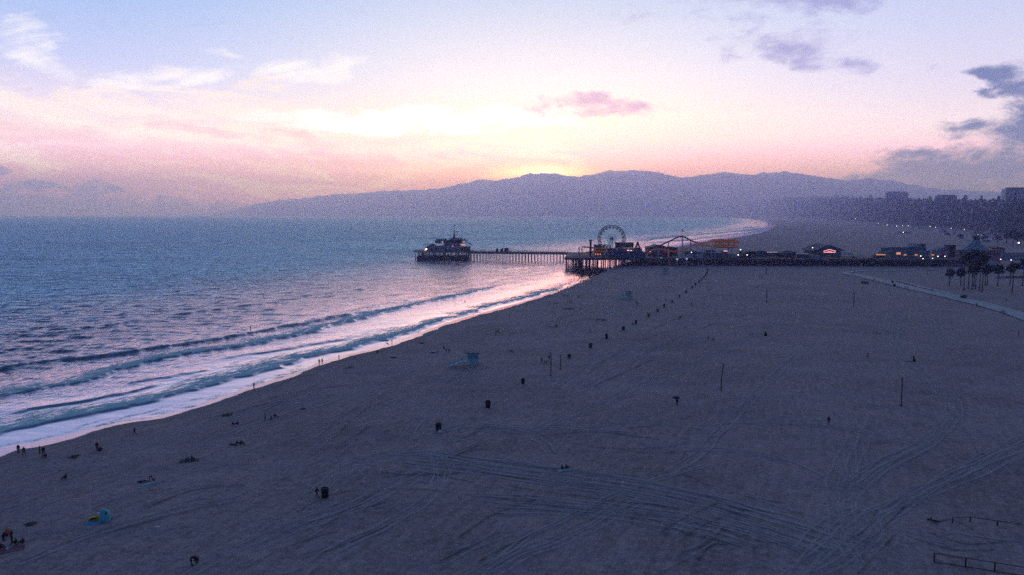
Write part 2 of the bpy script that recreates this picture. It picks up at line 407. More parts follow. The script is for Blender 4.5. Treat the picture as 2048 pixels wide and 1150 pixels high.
# breakers: where each line runs, how high it stands, how wide its foam trails
BREAK = [
    ([(-500, 830), (0, 738), (60, 729), (100, 722), (300, 697), (480, 670), (600, 647), (720, 628), (820, 615)], 0.85, 0.45, 5),
    ([(-400, 880), (0, 790), (150, 764), (250, 735), (400, 703), (550, 680), (700, 643), (850, 607), (960, 582), (1045, 562)], 0.7, 1.0, 12),
    ([(-300, 960), (0, 868), (150, 838), (300, 800), (400, 775), (500, 746), (600, 722), (700, 697), (800, 670), (950, 622), (1050, 597), (1130, 574), (1190, 549)], 0.5, 1.0, 13),
    ([(430, 722), (520, 705), (580, 697), (650, 685), (720, 668)], 0.5, 0.25, 5), ([(240, 765), (330, 752), (420, 738)], 0.35, 0.2, 5),
    ([(20, 826), (120, 808), (220, 790), (330, 765)], 0.4, 0.2, 5), ([(340, 632), (480, 612), (620, 590), (760, 574)], 0.55, 0.0, 4),
    ([(0, 672), (130, 660), (300, 636)], 0.5, 0.0, 4), ([(560, 655), (640, 640), (760, 612), (860, 590)], 0.4, 0.35, 8),
    ([(180, 860), (300, 838), (420, 806), (560, 760), (640, 728)], 0.10, 0.5, 7), ([(1000, 540), (1090, 532), (1160, 524)], .5, .3, 8),
    ([(1280, 484), (1360, 474), (1440, 467), (1500, 462), (1538, 455)], 0.5, 1.0, 60), ([(1300, 478), (1400, 466), (1480, 459), (1530, 452)], .6, .6, 60), ([(1300, 489), (1380, 481), (1450, 473), (1520, 463), (1546, 454)], .3, .8, 45)]
for bi, (pxs, A, fo, wd) in enumerate(BREAK):
    P2 = np.array([onz(*p)[:2] for p in crom(pxs, 4)])
    lo, hi = P2.min(0) - 90, P2.max(0) + 90
    M = (X > lo[0]) & (X < hi[0]) & (Y > lo[1]) & (Y < hi[1])
    d, tt, sg = pdist(X[M], Y[M], P2, True)
    wob = (vnoise(X[M], Y[M], 14, 50 + bi) - .5) * 5 + (vnoise(X[M], Y[M], 5, 70 + bi) - .5) * 2.6 + (vnoise(X[M], Y[M], 1.8, 80 + bi) - .5) * 1.0
    s = d * sg * 1.0 + wob                            # + = seaward of the line
    end = np.clip(np.minimum(tt, 1 - tt) * 9, 0, 1); end *= 0.75 + 0.45 * vnoise(X[M], Y[M], 26, 90 + bi)
    back = max(wd * 0.6, 3.5)
    prof = np.where(s > 0, np.exp(-(s / back) ** 2), np.exp(-(s / 1.1) ** 2))
    Z[M] += A * end * prof
    fm = fo * end * np.clip((s + 0.8) / 0.8, 0, 1) * np.clip(1 - s / (wd * (.55 + .9 * vnoise(X[M], Y[M], 12, 110 + bi))), 0, 1) ** 0.8
    foam[M] = np.maximum(foam[M], fm)
# a thin lacy edge where the last sheet of water stops on the sand
edge = off - 6 - (vnoise(X, Y, 18, 31) - .5) * 9 - (vnoise(X, Y, 5, 32) - .5) * 2
foam = np.maximum(foam, 0.5 * np.exp(-(edge / 1.0) ** 2) * vnoise(X, Y, 30, 33))
Z += np.where(off < 18, 0.06 * np.clip((18 - off) / 18, 0, 1), 0) + 0.02
me = grid_mesh('sea', X, Y, Z, D < 1.0, {'foam': foam, 'offshore': off})
m = bpy.data.materials.new('sea_water'); m.use_nodes = True; t = m.node_tree; b = t.nodes['Principled BSDF']
P = wpos(t); px_, py_, pz_ = sep(t, P); fo = attr(t, 'foam'); of = attr(t, 'offshore')
rot = comb(t, px_ * 0.93 - py_ * 0.37, (px_ * 0.37 + py_ * 0.93) * 0.45, 0.0)
r1 = noise(t, rot, 0.42, 4, 0.6); r2 = noise(t, rot, 0.09, 5, 0.65, 0.4); r3 = noise(t, comb(t, px_ * 0.028, py_ * 0.030, 1.0), 1.0, 3, 0.55, 0.5); r4 = noise(t, comb(t, px_ * 0.075, py_ * 0.10, 4.0), 1.0, 3, 0.55, 0.4); gust = noise(t, comb(t, px_ * .35, py_, 0.0), 0.006, 5, 0.65)
sheet = of.smooth(9, 60)
bn = t.nodes.new('ShaderNodeBump'); bn.inputs['Distance'].default_value = 1.0
t.links.new((r1 * 0.26 * sheet.smooth(0, 1, 0.07, 1.0) * of.smooth(900, 250, 0.25, 1.0) + r2 * 1.8 * sheet + r3 * 12.0 * of.smooth(200, 700) + r4 * 5.5 * of.smooth(60, 250)).o, bn.inputs['Height']); bn.inputs['Strength'].default_value = 0.85
fn = noise(t, P, 0.9, 6, 0.7); fn2 = noise(t, comb(t, px_ * 0.93 - py_ * 0.37, (px_ * 0.37 + py_ * 0.93) * 0.3, 2.0), 0.5, 5, 0.7)
fmask = (fo * 1.15 + (fn - 0.5) * 1.5 + (fn2 - 0.5) * 2.6 - 0.12).smooth(0.0, 0.8) * fo.smooth(0.02, 0.15)
base = mixc(t, of.smooth(10, 140), (0.022, 0.07, 0.09), (0.006, 0.065, 0.115))
t.links.new(base.o, b.inputs['Base Color'])
b.inputs['IOR'].default_value = 1.33; b.inputs['Specular IOR Level'].default_value = 0.5; pass
b.inputs['Roughness'].default_value = 1.0; b.inputs['Specular IOR Level'].default_value = 0.0
gl = t.nodes.new('ShaderNodeBsdfGlossy'); t.links.new((gust.smooth(0.3, 0.7, 0.10, 0.24) * of.smooth(20, 160, 0.3, 1.0)).o, gl.inputs['Roughness'])
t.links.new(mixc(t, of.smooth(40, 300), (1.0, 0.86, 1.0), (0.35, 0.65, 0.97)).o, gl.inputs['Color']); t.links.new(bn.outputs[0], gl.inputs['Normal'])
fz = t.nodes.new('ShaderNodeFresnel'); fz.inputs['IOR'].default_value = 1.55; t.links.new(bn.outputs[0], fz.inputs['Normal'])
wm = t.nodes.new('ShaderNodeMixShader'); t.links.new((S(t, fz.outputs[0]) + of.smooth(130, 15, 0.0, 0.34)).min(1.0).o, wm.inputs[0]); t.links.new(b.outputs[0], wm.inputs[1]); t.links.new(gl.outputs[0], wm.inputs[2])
fb = t.nodes.new('ShaderNodeBsdfPrincipled'); fb.inputs['Base Color'].default_value = (0.50, 0.84, 0.84, 1); fb.inputs['Roughness'].default_value = 0.9
fb.inputs['Specular IOR Level'].default_value = 0.1
bf = t.nodes.new('ShaderNodeBump'); bf.inputs['Distance'].default_value = 0.5; t.links.new(fn.o, bf.inputs['Height']); t.links.new(bf.outputs[0], fb.inputs['Normal'])
mx = t.nodes.new('ShaderNodeMixShader'); t.links.new(fmask.o, mx.inputs[0]); t.links.new(wm.outputs[0], mx.inputs[1]); t.links.new(fb.outputs[0], mx.inputs[2])
t.links.new(mx.outputs[0], t.nodes['Material Output'].inputs[0])
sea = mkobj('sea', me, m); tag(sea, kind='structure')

# ------------------------------------------------------------------ mountains beyond the bay
RIDGE = [(300, 436), (450, 426), (490, 414), (520, 406), (560, 400), (620, 394), (680, 388), (720, 385), (770, 381), (810, 380), (832, 376), (850, 379), (880, 375), (920, 368), (960, 361), (990, 360), (1010, 357), (1040, 352), (1060, 347), (1085, 345), (1112, 345), (1132, 351), (1160, 353), (1190, 347), (1215, 341),
         (1245, 341), (1275, 342), (1320, 345), (1350, 350), (1380, 352), (1400, 346), (1440, 343), (1475, 347), (1500, 347), (1540, 343), (1562, 341), (1580, 346), (1610, 351), (1650, 354), (1690, 361), (1740, 356), (1790, 364), (1850, 374), (1950, 382), (2060, 386), (2300, 390), (2600, 395)]
us = np.arange(300, 2600, 3.0); ry_ = np.interp(us, [p[0] for p in RIDGE], [p[1] for p in RIDGE])
DR = np.interp(us, [300, 1000, 1600, 2600], [24500, 19500, 16500, 13000])
hR = np.array([pt(u, y, dd).z for u, y, dd in zip(us, ry_, DR)])
nv = 40; Xm = np.zeros((nv, len(us))); Ym = Xm.copy(); Zm = Xm.copy()
for j in range(nv):
    f_ = j / (nv - 1)                                  # 0 at the foot, 0.7 on the ridge, then down behind
    dep = DR + (f_ - 0.7) * np.minimum(6500, 1200 + hR * 6)
    Xm[j] = (us - 1024) / F * dep; Ym[j] = dep
    prof = np.interp(f_, [0, .12, .3, .5, .7, 1.0], [-.02, .12, .36, .7, 1, .2])
    rg = (vnoise(Xm[j], Ym[j] * 0.5, 700, 5) - .5) * 0.5 + (vnoise(Xm[j], Ym[j] * 0.6, 260, 6) - .5) * 0.24
    crest = (vnoise(Xm[j], Ym[j], 220, 7) - .5) * 44 + (vnoise(Xm[j], Ym[j], 90, 8) - .5) * 30 + (vnoise(Xm[j], Ym[j], 45, 9) - .5) * 16
    Zm[j] = hR * np.clip(prof + rg * np.clip(1.0 - abs(f_ - .35) * 2.6, 0, 1), -.02, 1) + crest * np.clip(f_ * 2, 0, 1)
me = grid_mesh('hills', Xm, Ym, Zm, np.ones_like(Xm, bool))
m = bpy.data.materials.new('chaparral'); m.use_nodes = True; t = m.node_tree; b = t.nodes['Principled BSDF']
n_ = noise(t, wpos(t), 0.004, 6, 0.65); t.links.new(ramp(t, n_, [(0.3, (0.035, 0.04, 0.03)), (0.7, (0.11, 0.10, 0.08))]).o, b.inputs['Base Color']); b.inputs['Roughness'].default_value = 0.95
tag(mkobj('hills', me, m), kind='structure')

# ------------------------------------------------------------------ haze
hz = MB().box(-32000, 32000, -1500, 27000, -12, HAZE_TOP).build('haze', None)
m = bpy.data.materials.new('haze'); m.use_nodes = True; t = m.node_tree; t.nodes.remove(t.nodes['Principled BSDF'])
pv = t.nodes.new('ShaderNodeVolumePrincipled'); pv.inputs['Density'].default_value = HAZE_D; pv.inputs['Anisotropy'].default_value = 0.8
pv.inputs['Color'].default_value = (*HAZE_C, 1); pv.inputs['Absorption Color'].default_value = (1, 1, 1, 1); t.links.new(pv.outputs[0], t.nodes['Material Output'].inputs['Volume'])
hz.data.materials.append(m); tag(hz, kind='stuff')

# ================================================================== path, tracks
def strip_mesh(pxs, wid, lift, k=6, prof=None, taper=False):
    P = [at(*p) for p in pxs]; P = crom([(p.x, p.y) for p in P], k); vs = []; fs = []
    prof = prof or [(-.5, 0), (.5, 0)]; n = len(prof)
    for i, p in enumerate(P):
        a, b = P[max(i - 1, 0)], P[min(i + 1, len(P) - 1)]
        t = np.array(b) - np.array(a); t /= (np.linalg.norm(t) + 1e-9); nrm = np.array([t[1], -t[0]])
        ww = wid[0] + (wid[1] - wid[0]) * i / (len(P) - 1) if isinstance(wid, tuple) else wid
        for o, h in prof:
            q = p + nrm * o * ww; vs.append((q[0], q[1], ground(q[0], q[1]) + lift + h))
    for i in range(len(P) - 1):
        for j in range(n - 1): fs.append((i * n + j, i * n + j + 1, (i + 1) * n + j + 1, (i + 1) * n + j))
    return vs, fs
m_path = mat('pale_concrete', (0.40, 0.44, 0.46), 0.7, 0.18, 0.25)
pb = MB(); pb.add(*strip_mesh([(2140, 668), (2048, 634), (1980, 613), (1900, 594), (1845, 582), (1795, 570), (1755, 560), (1722, 552), (1700, 549)], (9.5, 10), 0.32, 8, [(-.5, 0), (0, .02), (.5, 0)]))
pb.add(*strip_mesh([(1712, 552), (1690, 547.5), (1708, 543), (1750, 541.5), (1830, 541)], 6.5, 0.36, 6, [(-.5, 0), (0, .02), (.5, 0)]))
tag(pb.build('beach_path', m_path), kind='structure')
pb = MB(); pb.add(*strip_mesh([(1725, 559), (1765, 561), (1800, 563), (1840, 574), (1890, 586), (1935, 597)], (3, 3.5), 0.37, 6))
tag(pb.build('footpath', m_path), kind='structure')

TRACKS = [
    ([(800, 890), (840, 835), (885, 778), (925, 742)], 2), ([(1060, 862), (1180, 812), (1310, 757), (1420, 706), (1520, 662), (1600, 622)], 2), ([(1090, 852), (1210, 805), (1350, 747), (1440, 700), (1510, 662), (1560, 632), (1640, 600)], 1),
    ([(1788, 612), (1775, 645), (1776, 690), (1808, 738), (1858, 775), (1893, 812), (1886, 850), (1842, 884), (1752, 930), (1690, 972), (1660, 1010)], 2), ([(1800, 640), (1790, 672), (1800, 710), (1840, 752), (1880, 785), (1905, 822), (1895, 858), (1850, 893), (1765, 940), (1715, 982), (1700, 1020)], 2),
    ([(1842, 640), (1850, 668), (1838, 700), (1822, 722)], 2), ([(1846, 655), (1885, 680), (1930, 708)], 2), ([(1690, 590), (1740, 612), (1780, 640)], 1),
    ([(780, 905), (870, 912), (1000, 935), (1150, 955), (1300, 980), (1450, 1012), (1600, 1056), (1720, 1095)], 2), ([(800, 925), (980, 948), (1150, 972), (1300, 1000), (1440, 1032), (1560, 1070), (1660, 1110)], 2), ([(900, 915), (1060, 930), (1200, 948), (1400, 985), (1560, 1030)], 1),
    ([(620, 990), (700, 932), (790, 902), (870, 905), (930, 925)], 2), ([(880, 862), (960, 850), (1040, 858), (1100, 880), (1120, 905)], 2), ([(1620, 690), (1560, 740), (1500, 800), (1440, 862), (1400, 905), (1340, 945)], 2),
    ([(560, 1180), (660, 1105), (770, 1050), (850, 1000), (880, 955), (870, 905)], 2), ([(930, 1160), (1040, 1105), (1160, 1055), (1260, 1000)], 2), ([(1560, 1170), (1640, 1100), (1720, 1040), (1800, 1000), (1900, 950), (1980, 905), (2060, 870)], 2),
    ([(1770, 1035), (1850, 990), (1960, 945), (2070, 900)], 2), ([(980, 852), (1100, 850), (1230, 845), (1360, 815), (1480, 795), (1600, 790)], 1), ([(330, 1180), (450, 1110), (560, 1060), (700, 1010), (850, 940)], 2),
    ([(1150, 835), (1250, 780), (1360, 735), (1500, 690)], 1), ([(1300, 660), (1400, 640), (1470, 612), (1530, 585)], 1), ([(1100, 770), (1165, 728), (1230, 705), (1330, 690), (1420, 672)], 2), ([(1740, 1140), (1700, 1070), (1690, 1000), (1700, 940), (1730, 880), (1745, 840)], 2),
    ([(1650, 1150), (1760, 1080), (1740, 1020), (1680, 1040), (1610, 1100)], 1), ([(1380, 900), (1480, 905), (1600, 930), (1700, 990)], 1), ([(40, 1130), (180, 1075), (330, 1030), (480, 1000)], 1), ([(120, 940), (260, 905), (420, 850), (600, 800)], 1), ([(380, 900), (520, 850), (700, 790), (830, 740)], 1),
    ([(1000, 1010), (1180, 1020), (1360, 1042), (1520, 1085)], 2), ([(950, 985), (1150, 1000), (1330, 1022), (1500, 1060), (1600, 1100)], 1), ([(1410, 930), (1300, 960), (1180, 1010), (1060, 1070), (950, 1150)], 1), ([(1420, 850), (1500, 845), (1640, 850), (1760, 868), (1840, 890)], 1), ([(1660, 830), (1700, 875), (1715, 930), (1700, 985)], 1), ([(1640, 760), (1700, 800), (1760, 810), (1850, 830)], 1)]
def furrows(name, lst, m_, hw=.17, k0=.28):
    tb = MB()
    for pxs, n in lst:
        pl = [at(*p) for p in pxs]
        for o in ((-.95, .95) if n == 2 else (0,)):
            q = []
            for i, p in enumerate(pl):
                a, b_ = pl[max(i - 1, 0)], pl[min(i + 1, len(pl) - 1)]; tv = (b_ - a); tv.z = 0; tv.normalize(); q.append((p.x + tv.y * o, p.y - tv.x * o))
            P2 = crom(q, 12); vs = []; fs = []; wob = rng.uniform(0, 99)
            for i, p in enumerate(P2):
                a, b_ = P2[max(i - 1, 0)], P2[min(i + 1, len(P2) - 1)]; tv = np.array(b_) - np.array(a); tv /= np.linalg.norm(tv) + 1e-9; nr = np.array([tv[1], -tv[0]])
                p = p + nr * k0 * math.sin(i * .5 + wob) * math.sin(i * .17 + wob); ww = hw * (.7 + .6 * abs(math.sin(i * .31 + wob)))
                for u_, h in ((-1, .05), (-.5, .12), (0, .06), (.5, .12), (1, .05)):
                    c = p + nr * u_ * ww; vs.append((c[0], c[1], ground(c[0], c[1]) + h))
            for i in range(len(P2) - 1):
                for j in range(4): fs.append((i * 5 + j, i * 5 + j + 1, i * 5 + 6 + j, i * 5 + 5 + j))
            tb.add(vs, fs)
    tag(tb.build(name, m_, None, True), kind='structure')
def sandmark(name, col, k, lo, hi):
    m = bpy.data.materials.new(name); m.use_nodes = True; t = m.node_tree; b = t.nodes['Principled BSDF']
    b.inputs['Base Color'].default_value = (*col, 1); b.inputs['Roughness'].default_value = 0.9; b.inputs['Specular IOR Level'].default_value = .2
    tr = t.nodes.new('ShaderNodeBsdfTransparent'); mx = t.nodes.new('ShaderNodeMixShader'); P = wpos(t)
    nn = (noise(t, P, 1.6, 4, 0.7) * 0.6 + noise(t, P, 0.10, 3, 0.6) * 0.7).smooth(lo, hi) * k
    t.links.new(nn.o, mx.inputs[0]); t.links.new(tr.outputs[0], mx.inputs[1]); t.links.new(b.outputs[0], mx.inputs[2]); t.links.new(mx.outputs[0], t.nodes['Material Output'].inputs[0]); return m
MORE = []
for pxs, n in TRACKS:                                  # most tracks were driven more than once
    for _ in range(1):
        ox, oy = rng.uniform(-26, 26), rng.uniform(-9, 9); q = [(x + ox * (.4 + .6 * y / 1000), y + oy * (y / 900)) for x, y in pxs]; MORE.append((q, n))
furrows('tyre_tracks', TRACKS + MORE, sandmark('turned_sand', (.72, .64, .62), .56, .40, .78))
fine = []
for cx, cy, ang_, L_, n_, gap in ((930, 905, -.32, 150, 9, 9), (640, 1060, -.38, 260, 11, 11), (1390, 1085, -.5, 150, 7, 13), (1150, 985, .13, 420, 9, 12), (1480, 1040, .28, 300, 9, 13), (820, 960, .05, 220, 6, 10), (1250, 880, .03, 300, 7, 10), (1000, 1100, -.45, 260, 8, 14), (1920, 1085, .14, 190, 7, 9), (560, 800, -.3, 240, 7, 10), (1300, 700, -.42, 260, 7, 9), (330, 1010, -.25, 240, 6, 14), (1750, 1080, -.8, 170, 7, 14), (700, 870, -.6, 160, 6, 10), (1150, 640, -.3, 150, 6, 8)):
    for k in range(n_):
        o = (k - n_ / 2) * gap + rng.uniform(-4, 4); l = L_ * rng.uniform(.4, 1); sh_ = rng.uniform(-.3, .3) * L_; bend = rng.uniform(-15, 15)
        fine.append(([(cx + (sh_ - l / 2) * math.cos(ang_) - o * math.sin(ang_), cy + (sh_ - l / 2) * math.sin(ang_) + o * math.cos(ang_)), (cx + sh_ * math.cos(ang_) - o * math.sin(ang_), cy + sh_ * math.sin(ang_) + o * math.cos(ang_) + bend), (cx + (sh_ + l / 2) * math.cos(ang_) - o * math.sin(ang_), cy + (sh_ + l / 2) * math.sin(ang_) + o * math.cos(ang_))], 1))
fine = [(p, n) for p, n in fine if all(q[1] < 1200 and -40 < q[0] < 2120 for q in p)]
furrows('rake_marks', fine[::2], sandmark('dark_sand', (.10, .085, .08), .42, .46, .78), .17, .06); furrows('rake_ridges', fine[1::2], sandmark('dry_ridge', (.66, .60, .60), .62, .46, .8), .17, .06)  # darker and paler strips on alternate rake lines

# ================================================================== pier
wood = mat('dark_timber', (0.055, 0.045, 0.04), 0.8, 0.4, 0.8)
def glow_paint(m, k, col=(1.0, .33, .06)):
    """paint with an emission of its own, standing in for light falling on it"""
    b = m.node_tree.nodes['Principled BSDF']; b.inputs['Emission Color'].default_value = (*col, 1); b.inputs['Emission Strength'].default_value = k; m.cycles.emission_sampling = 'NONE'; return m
deckm = mat('deck_boards', (0.17, 0.15, 0.14), 0.75, 0.3, 0.5)
steel = mat('grey_steel', (0.20, 0.24, 0.26), 0.5, 0.15, 1.0)
white = mat('white_paint', (0.66, 0.70, 0.72), 0.5, 0.12, 0.8)
teal = mat('teal_roof', (0.10, 0.20, 0.24), 0.6, 0.25, 0.3)
dkgreen = mat('dark_green_panel', (0.012, 0.05, 0.045), 0.6, 0.3, 0.5)
navy = mat('navy_hoarding', (0.022, 0.06, 0.13), 0.7, 0.3, 0.3)
red = mat('red_paint', (0.34, 0.04, 0.05), 0.5, 0.25, 0.6)
orange = glow_paint(mat('orange_paint', (0.95, 0.34, 0.03), 0.45, 0.15, 0.6), .035)  # faint glow put into the paint so the track reads as lit
maroon = mat('maroon_panel', (0.16, 0.035, 0.08), 0.6, 0.25, 0.5)
blue = mat('blue_steel', (0.26, 0.52, 0.68), 0.5, 0.15, 0.6)
darkm = mat('near_black', (0.012, 0.014, 0.018), 0.7, 0.3, 1.0)
glass = mat('dark_glass', (0.02, 0.035, 0.05), 0.12, 0.2, 1.0)
plaster = mat('blue_grey_plaster', (0.22, 0.30, 0.34), 0.8, 0.2, 0.4)
pink = mat('pink_plaster', (0.30, 0.17, 0.21), 0.8, 0.2, 0.4)
lampw = glow('lamp_glow', (1.0, 0.82, 0.78), 3.0)
lampo = glow('orange_glow', (1.0, 0.36, 0.16), 0.75)
lampr = glow('red_glow', (1.0, 0.16, 0.22), 2.2)
lampg = glow('green_glow', (0.3, 1.0, 0.8), 4.0)
DECK = 8.0
MAIN = [(46, 652), (120, 644), (330, 632), (392, 627), (398, 702), (200, 731), (56, 752)]
NAR = [(56, 741), (56, 753), (-44, 771), (-46, 760)]
HEAD = [(-42, 752), (-40, 790), (-99, 798), (-101, 762)]
pier = thing('pier', 'long dark timber pier running out over the surf on rows of piles', 'pier', (0, 0, 0))
d = MB(); d.slab(MAIN, DECK - 0.9, DECK); d.build('main_deck', deckm, pier)
d = MB(); d.slab(NAR, DECK - 2.0, DECK - .03); d.build('walkway_deck', deckm, pier)
d = MB(); d.slab(HEAD, DECK - 0.8, DECK - .06); d.build('head_deck', deckm, pier)
# cross beams, and a wall added to darken the space under the main deck
d = MB()
fr = [np.array(p, float) for p in MAIN[:4]]
for i in range(3):
    a, b_ = fr[i], fr[i + 1]; L = np.linalg.norm(b_ - a); n = int(L / 2.4)
    for j in range(n):
        p = a + (b_ - a) * (j + .5) / n; d.box(p[0] - .25, p[0] + .25, p[1] + .6, p[1] + 22, DECK - 1.9, DECK - .92)
d.build('floor_beams', wood, pier)
d = MB()
for i in range(3):
    a, b_ = fr[i], fr[i + 1]; t_ = (b_ - a) / np.linalg.norm(b_ - a); nn_ = np.array([-t_[1], t_[0]])
    for z0, z1, o in ((DECK - 1.0, DECK + .05, .15), (DECK - 1.7, DECK - 1.05, .35)):
        q = [a - nn_ * .02, b_ - nn_ * .02, b_ + nn_ * o, a + nn_ * o]
        d.slab([tuple(x) for x in q], z0, z1)
d.build('edge_beam', wood, pier)
# dark wall added a little back under the deck, standing in for the shadow there
d = MB(); d.slab([(150, 650), (330, 640), (394, 634), (394, 636), (330, 642), (150, 652)], 1.2, DECK - 1.95); d.build('shade_wall', wood, pier)
pile_me = MB().lathe([(.36, -4), (.33, 2), (.3, 6.6)], 7).mesh('pile', True); pile_me.materials.append(wood)
piles = []
def pile(x, y): piles.append((x, y))
for k in range(32):                                    # along the walkway, in bents of two
    f_ = (k + .5) / 32
    for a, b_ in (((56, 743), (-46, 761)), ((56, 752), (-44, 770))): pile(a[0] + (b_[0] - a[0]) * f_, a[1] + (b_[1] - a[1]) * f_)
for k in range(14):                                    # head
    for yy in (762.5,): pile(-98 + k * 4.2 + rng.uniform(-.6, .6), yy - k * .7 + rng.uniform(-1, 1))
for k in range(10): pile(47.5 + k * 2.9 + rng.uniform(-.5, .5), 653 - k * .3)
for k in range(10): pile(48 + k * 3 + rng.uniform(-.8, .8), 666 + rng.uniform(-2, 2))
allx = piles[:100]
for x, y in allx:
    o = mkobj('pile', pile_me, None, pier); o.location = (x, y, 0)
m_ = MB()
for k in range(460):                                   # the dense forest of piles in the dark under the main deck
    x = 58 + rng.random() ** 1.3 * 320; y = rng.uniform(653, 742) - (x - 60) * .1; m_.tube([(x, y, -1.5), (x, y, 7.2)], .34, 5)
for k in range(120):
    x = -97 + rng.uniform(0, 54); y = 764 + rng.uniform(0, 26) ; m_.tube([(x, y, -1), (x, y, 7.2)], .2, 5)
tag(m_.build('inner_piles', wood, pier), kind='stuff')
d = MB()                                               # cross bracing at the head
for k in range(13):
    x = -97.6 + k * 4.2; y = 762.3 - k * .7; d.tube([(x, y, .8), (x + 4.2, y - .7, 6.6)], .11, 4)
    if k % 2: d.tube([(x, y, 6.6), (x + 4.2, y - .7, .8)], .11, 4)
for k in range(0, 13): d.tube([(-97.6 + k * 4.2, 762.3 - k * .7, 1.1), (-93.4 + k * 4.2, 761.6 - k * .7, 1.1)], .28, 4)
d.build('bracing', wood, pier)
d = MB(); d.box(-97, -45, 765, 788, .2, 2.9); d.build('landing_stage', wood, pier)
def railing(P, z, nm, par, h=1.1, step=2.4):
    d = MB()
    for i in range(len(P) - 1):
        a, b_ = Vector((*P[i], z)), Vector((*P[i + 1], z)); n = max(1, int((b_ - a).length / step))
        for j in range(n + 1):
            p = a + (b_ - a) * j / n; d.box(p.x - .06, p.x + .06, p.y - .06, p.y + .06, z, z + h)
        for hh in (h, h * .55): d.tube([a + Vector((0, 0, hh)), b_ + Vector((0, 0, hh))], .06, 4)
    return d.build(nm, wood, par)
railing([(46.4, 652.4), (120, 644.3), (330, 632.4), (391, 627.6)], DECK, 'railing', pier); railing([(55.5, 742.6), (-45, 760.3)], DECK - .03, 'railing', pier); railing([(55.5, 752.6), (-43, 770.3)], DECK - .03, 'railing', pier)
railing([(-45, 753), (-100.4, 762.6), (-98.6, 797), (-60, 792)], DECK - .06, 'railing', pier)
# pale posts standing at the foot of the pier, some with a light box
POSTS = [(1322, 518, 530, 1), (1339, 524, 530, 0), (1354, 520, 531, 1), (1373, 519, 532, 1), (1385, 525, 532, 0), (1397, 525, 532, 0), (1406, 524, 533, 0)]
m_post = mat('pale_post', (0.30, 0.38, 0.42), .7, .2)
for i, (px, y0, y1, lit) in enumerate(POSTS):
    b0 = at(px, y1 + 1.2); D_ = b0.y; top = pt(px, y0, D_).z
    r_ = thing('bollard_post', ('tall pale post topped by a white light box below the pier edge, %s of three' % ['first', '', 'second', 'third'][i]) if lit else 'plain pale post at the foot of the pier, %s' % {1: 'between the two leftmost light boxes', 4: 'just after the last box', 5: 'second from the right', 6: 'rightmost of the row'}[i], 'post', b0, 0, 'pale posts at the foot of the pier')
    MB().box(-.45, .45, -.3, .3, -.3, top - b0.z).build('shaft', m_post, r_)
    if lit: MB().box(-.75, .75, -.5, .5, top - b0.z, top - b0.z + 1.3).build('light_box', glow('dim_panel', (.55, .75, .9), .42), r_)
    else: MB().box(-.55, .55, -.4, .4, top - b0.z, top - b0.z + .2).build('cap', m_post, r_)

# ------------------------------------------------------------------ head of the pier
hb = thing('harbour_building', 'two storey grey building with sloped roofs at the seaward end of the pier', 'building', (-70, 776, DECK - .06))
W = lambda px, D_: (px - 1024) / F * D_
def HZ(py, D_, base=DECK): return pt(1024, py, D_).z - base
MB().box(-17, 0, -8, 7, 0, 5.4).build('lower_wing', plaster, hb)
MB().prism([(-19.5, 2.6), (-15.5, 5.8), (-11, 7.6), (-9, 5.4), (-17, 5.4), (-17, 3.0)], -8.6, 7.6).build('wing_roof', teal, hb)
MB().box(0, 17, -9, 7, 0, 6.6).build('main_hall', plaster, hb)
MB().prism([(-1.4, 6.2), (0, 6.6), (17, 6.6), (18.2, 6.2), (16, 8), (1, 8)], -9.6, 7.6).build('hall_roof', teal, hb)
MB().box(-9, 18.5, -5, 6, 8.0, 11.2).build('upper_storey', dkgreen, hb)
MB().prism([(5, 11.3), (7, 13.6), (17, 13.4), (25, 10.6), (24.6, 10.3), (18, 11.3)], -6, 7).build('upper_roof', teal, hb)
MB().prism([(12.2, 11.45), (13.2, 13.0), (21, 11.9), (19.6, 11.3), (18, 11.5)], -6.15, -6.03).build('gable_panel', mat('rusty_gable', (.42, .16, .09), .7), hb)  # orange brown panel on the gable face, plain colour
d = MB();
for x in (-7.5, -5.4, -3.2, -1, 1.5): d.lathe([(.9, 0), (1.1, .7), (.8, 1.3)], 8, (x, 0, 11.2))
d.build('roof_vents', darkm, hb)
for x, wd in ((-6.2, .9), (-2.0, 1.4), (3, 2.2), (9.5, 2.2)):
    f_ = MB().box(x, x + wd, -5.12, -5.0, 8.6, 10.5).build('window', white if x == -2.0 else glass, hb)
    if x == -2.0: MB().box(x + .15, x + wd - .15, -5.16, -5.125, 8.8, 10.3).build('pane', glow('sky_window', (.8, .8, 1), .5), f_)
for x in (-14, -9, 11):
    f_ = MB().box(x, x + 3.4, -9.12 if x > 0 else -8.12, -9.0 if x > 0 else -8.0, 1.2, 3.4).build('window', glass, hb)
MB().box(1.4, 3.6, -9.15, -9.0, 0, 4.6).build('door', darkm, hb)
MB().prism([(15.2, 6.9), (17.5, 8.2), (22.6, 7.6), (22.2, 6.9)], -6.6, 2).build('terrace_wall', wood, hb)
MB().box(15.2, 22.2, -6.9, -6.7, 6.2, 7.6).build('lit_terrace', lampo, hb)
MB().prism([(21.8, 9.9), (22.4, 10.1), (30, 6.0), (29.5, 5.7)], -6.4, 2).build('awning', wood, hb)
MB().box(17.05, 27, -6.6, 4, 0, 4.6).build('annex', wood, hb)
for x in (22, 26.6): MB().box(x, x + .3, -6.9, -6.62, 4.6, 8.2).build('awning_post', white, hb)
MB().box(8.8, 10, -9.3, -9.0, 5.0, 5.9).build('neon_sign', glow('pink_glow', (1, .12, .45), .9), hb)
fl = thing('flag_mast', 'tall thin mast with a crossbar rising above the pier head building', 'mast', (W(908.6, 775), 775, DECK + 13.2))
z1 = HZ(449.5, 775, DECK + 13.2)
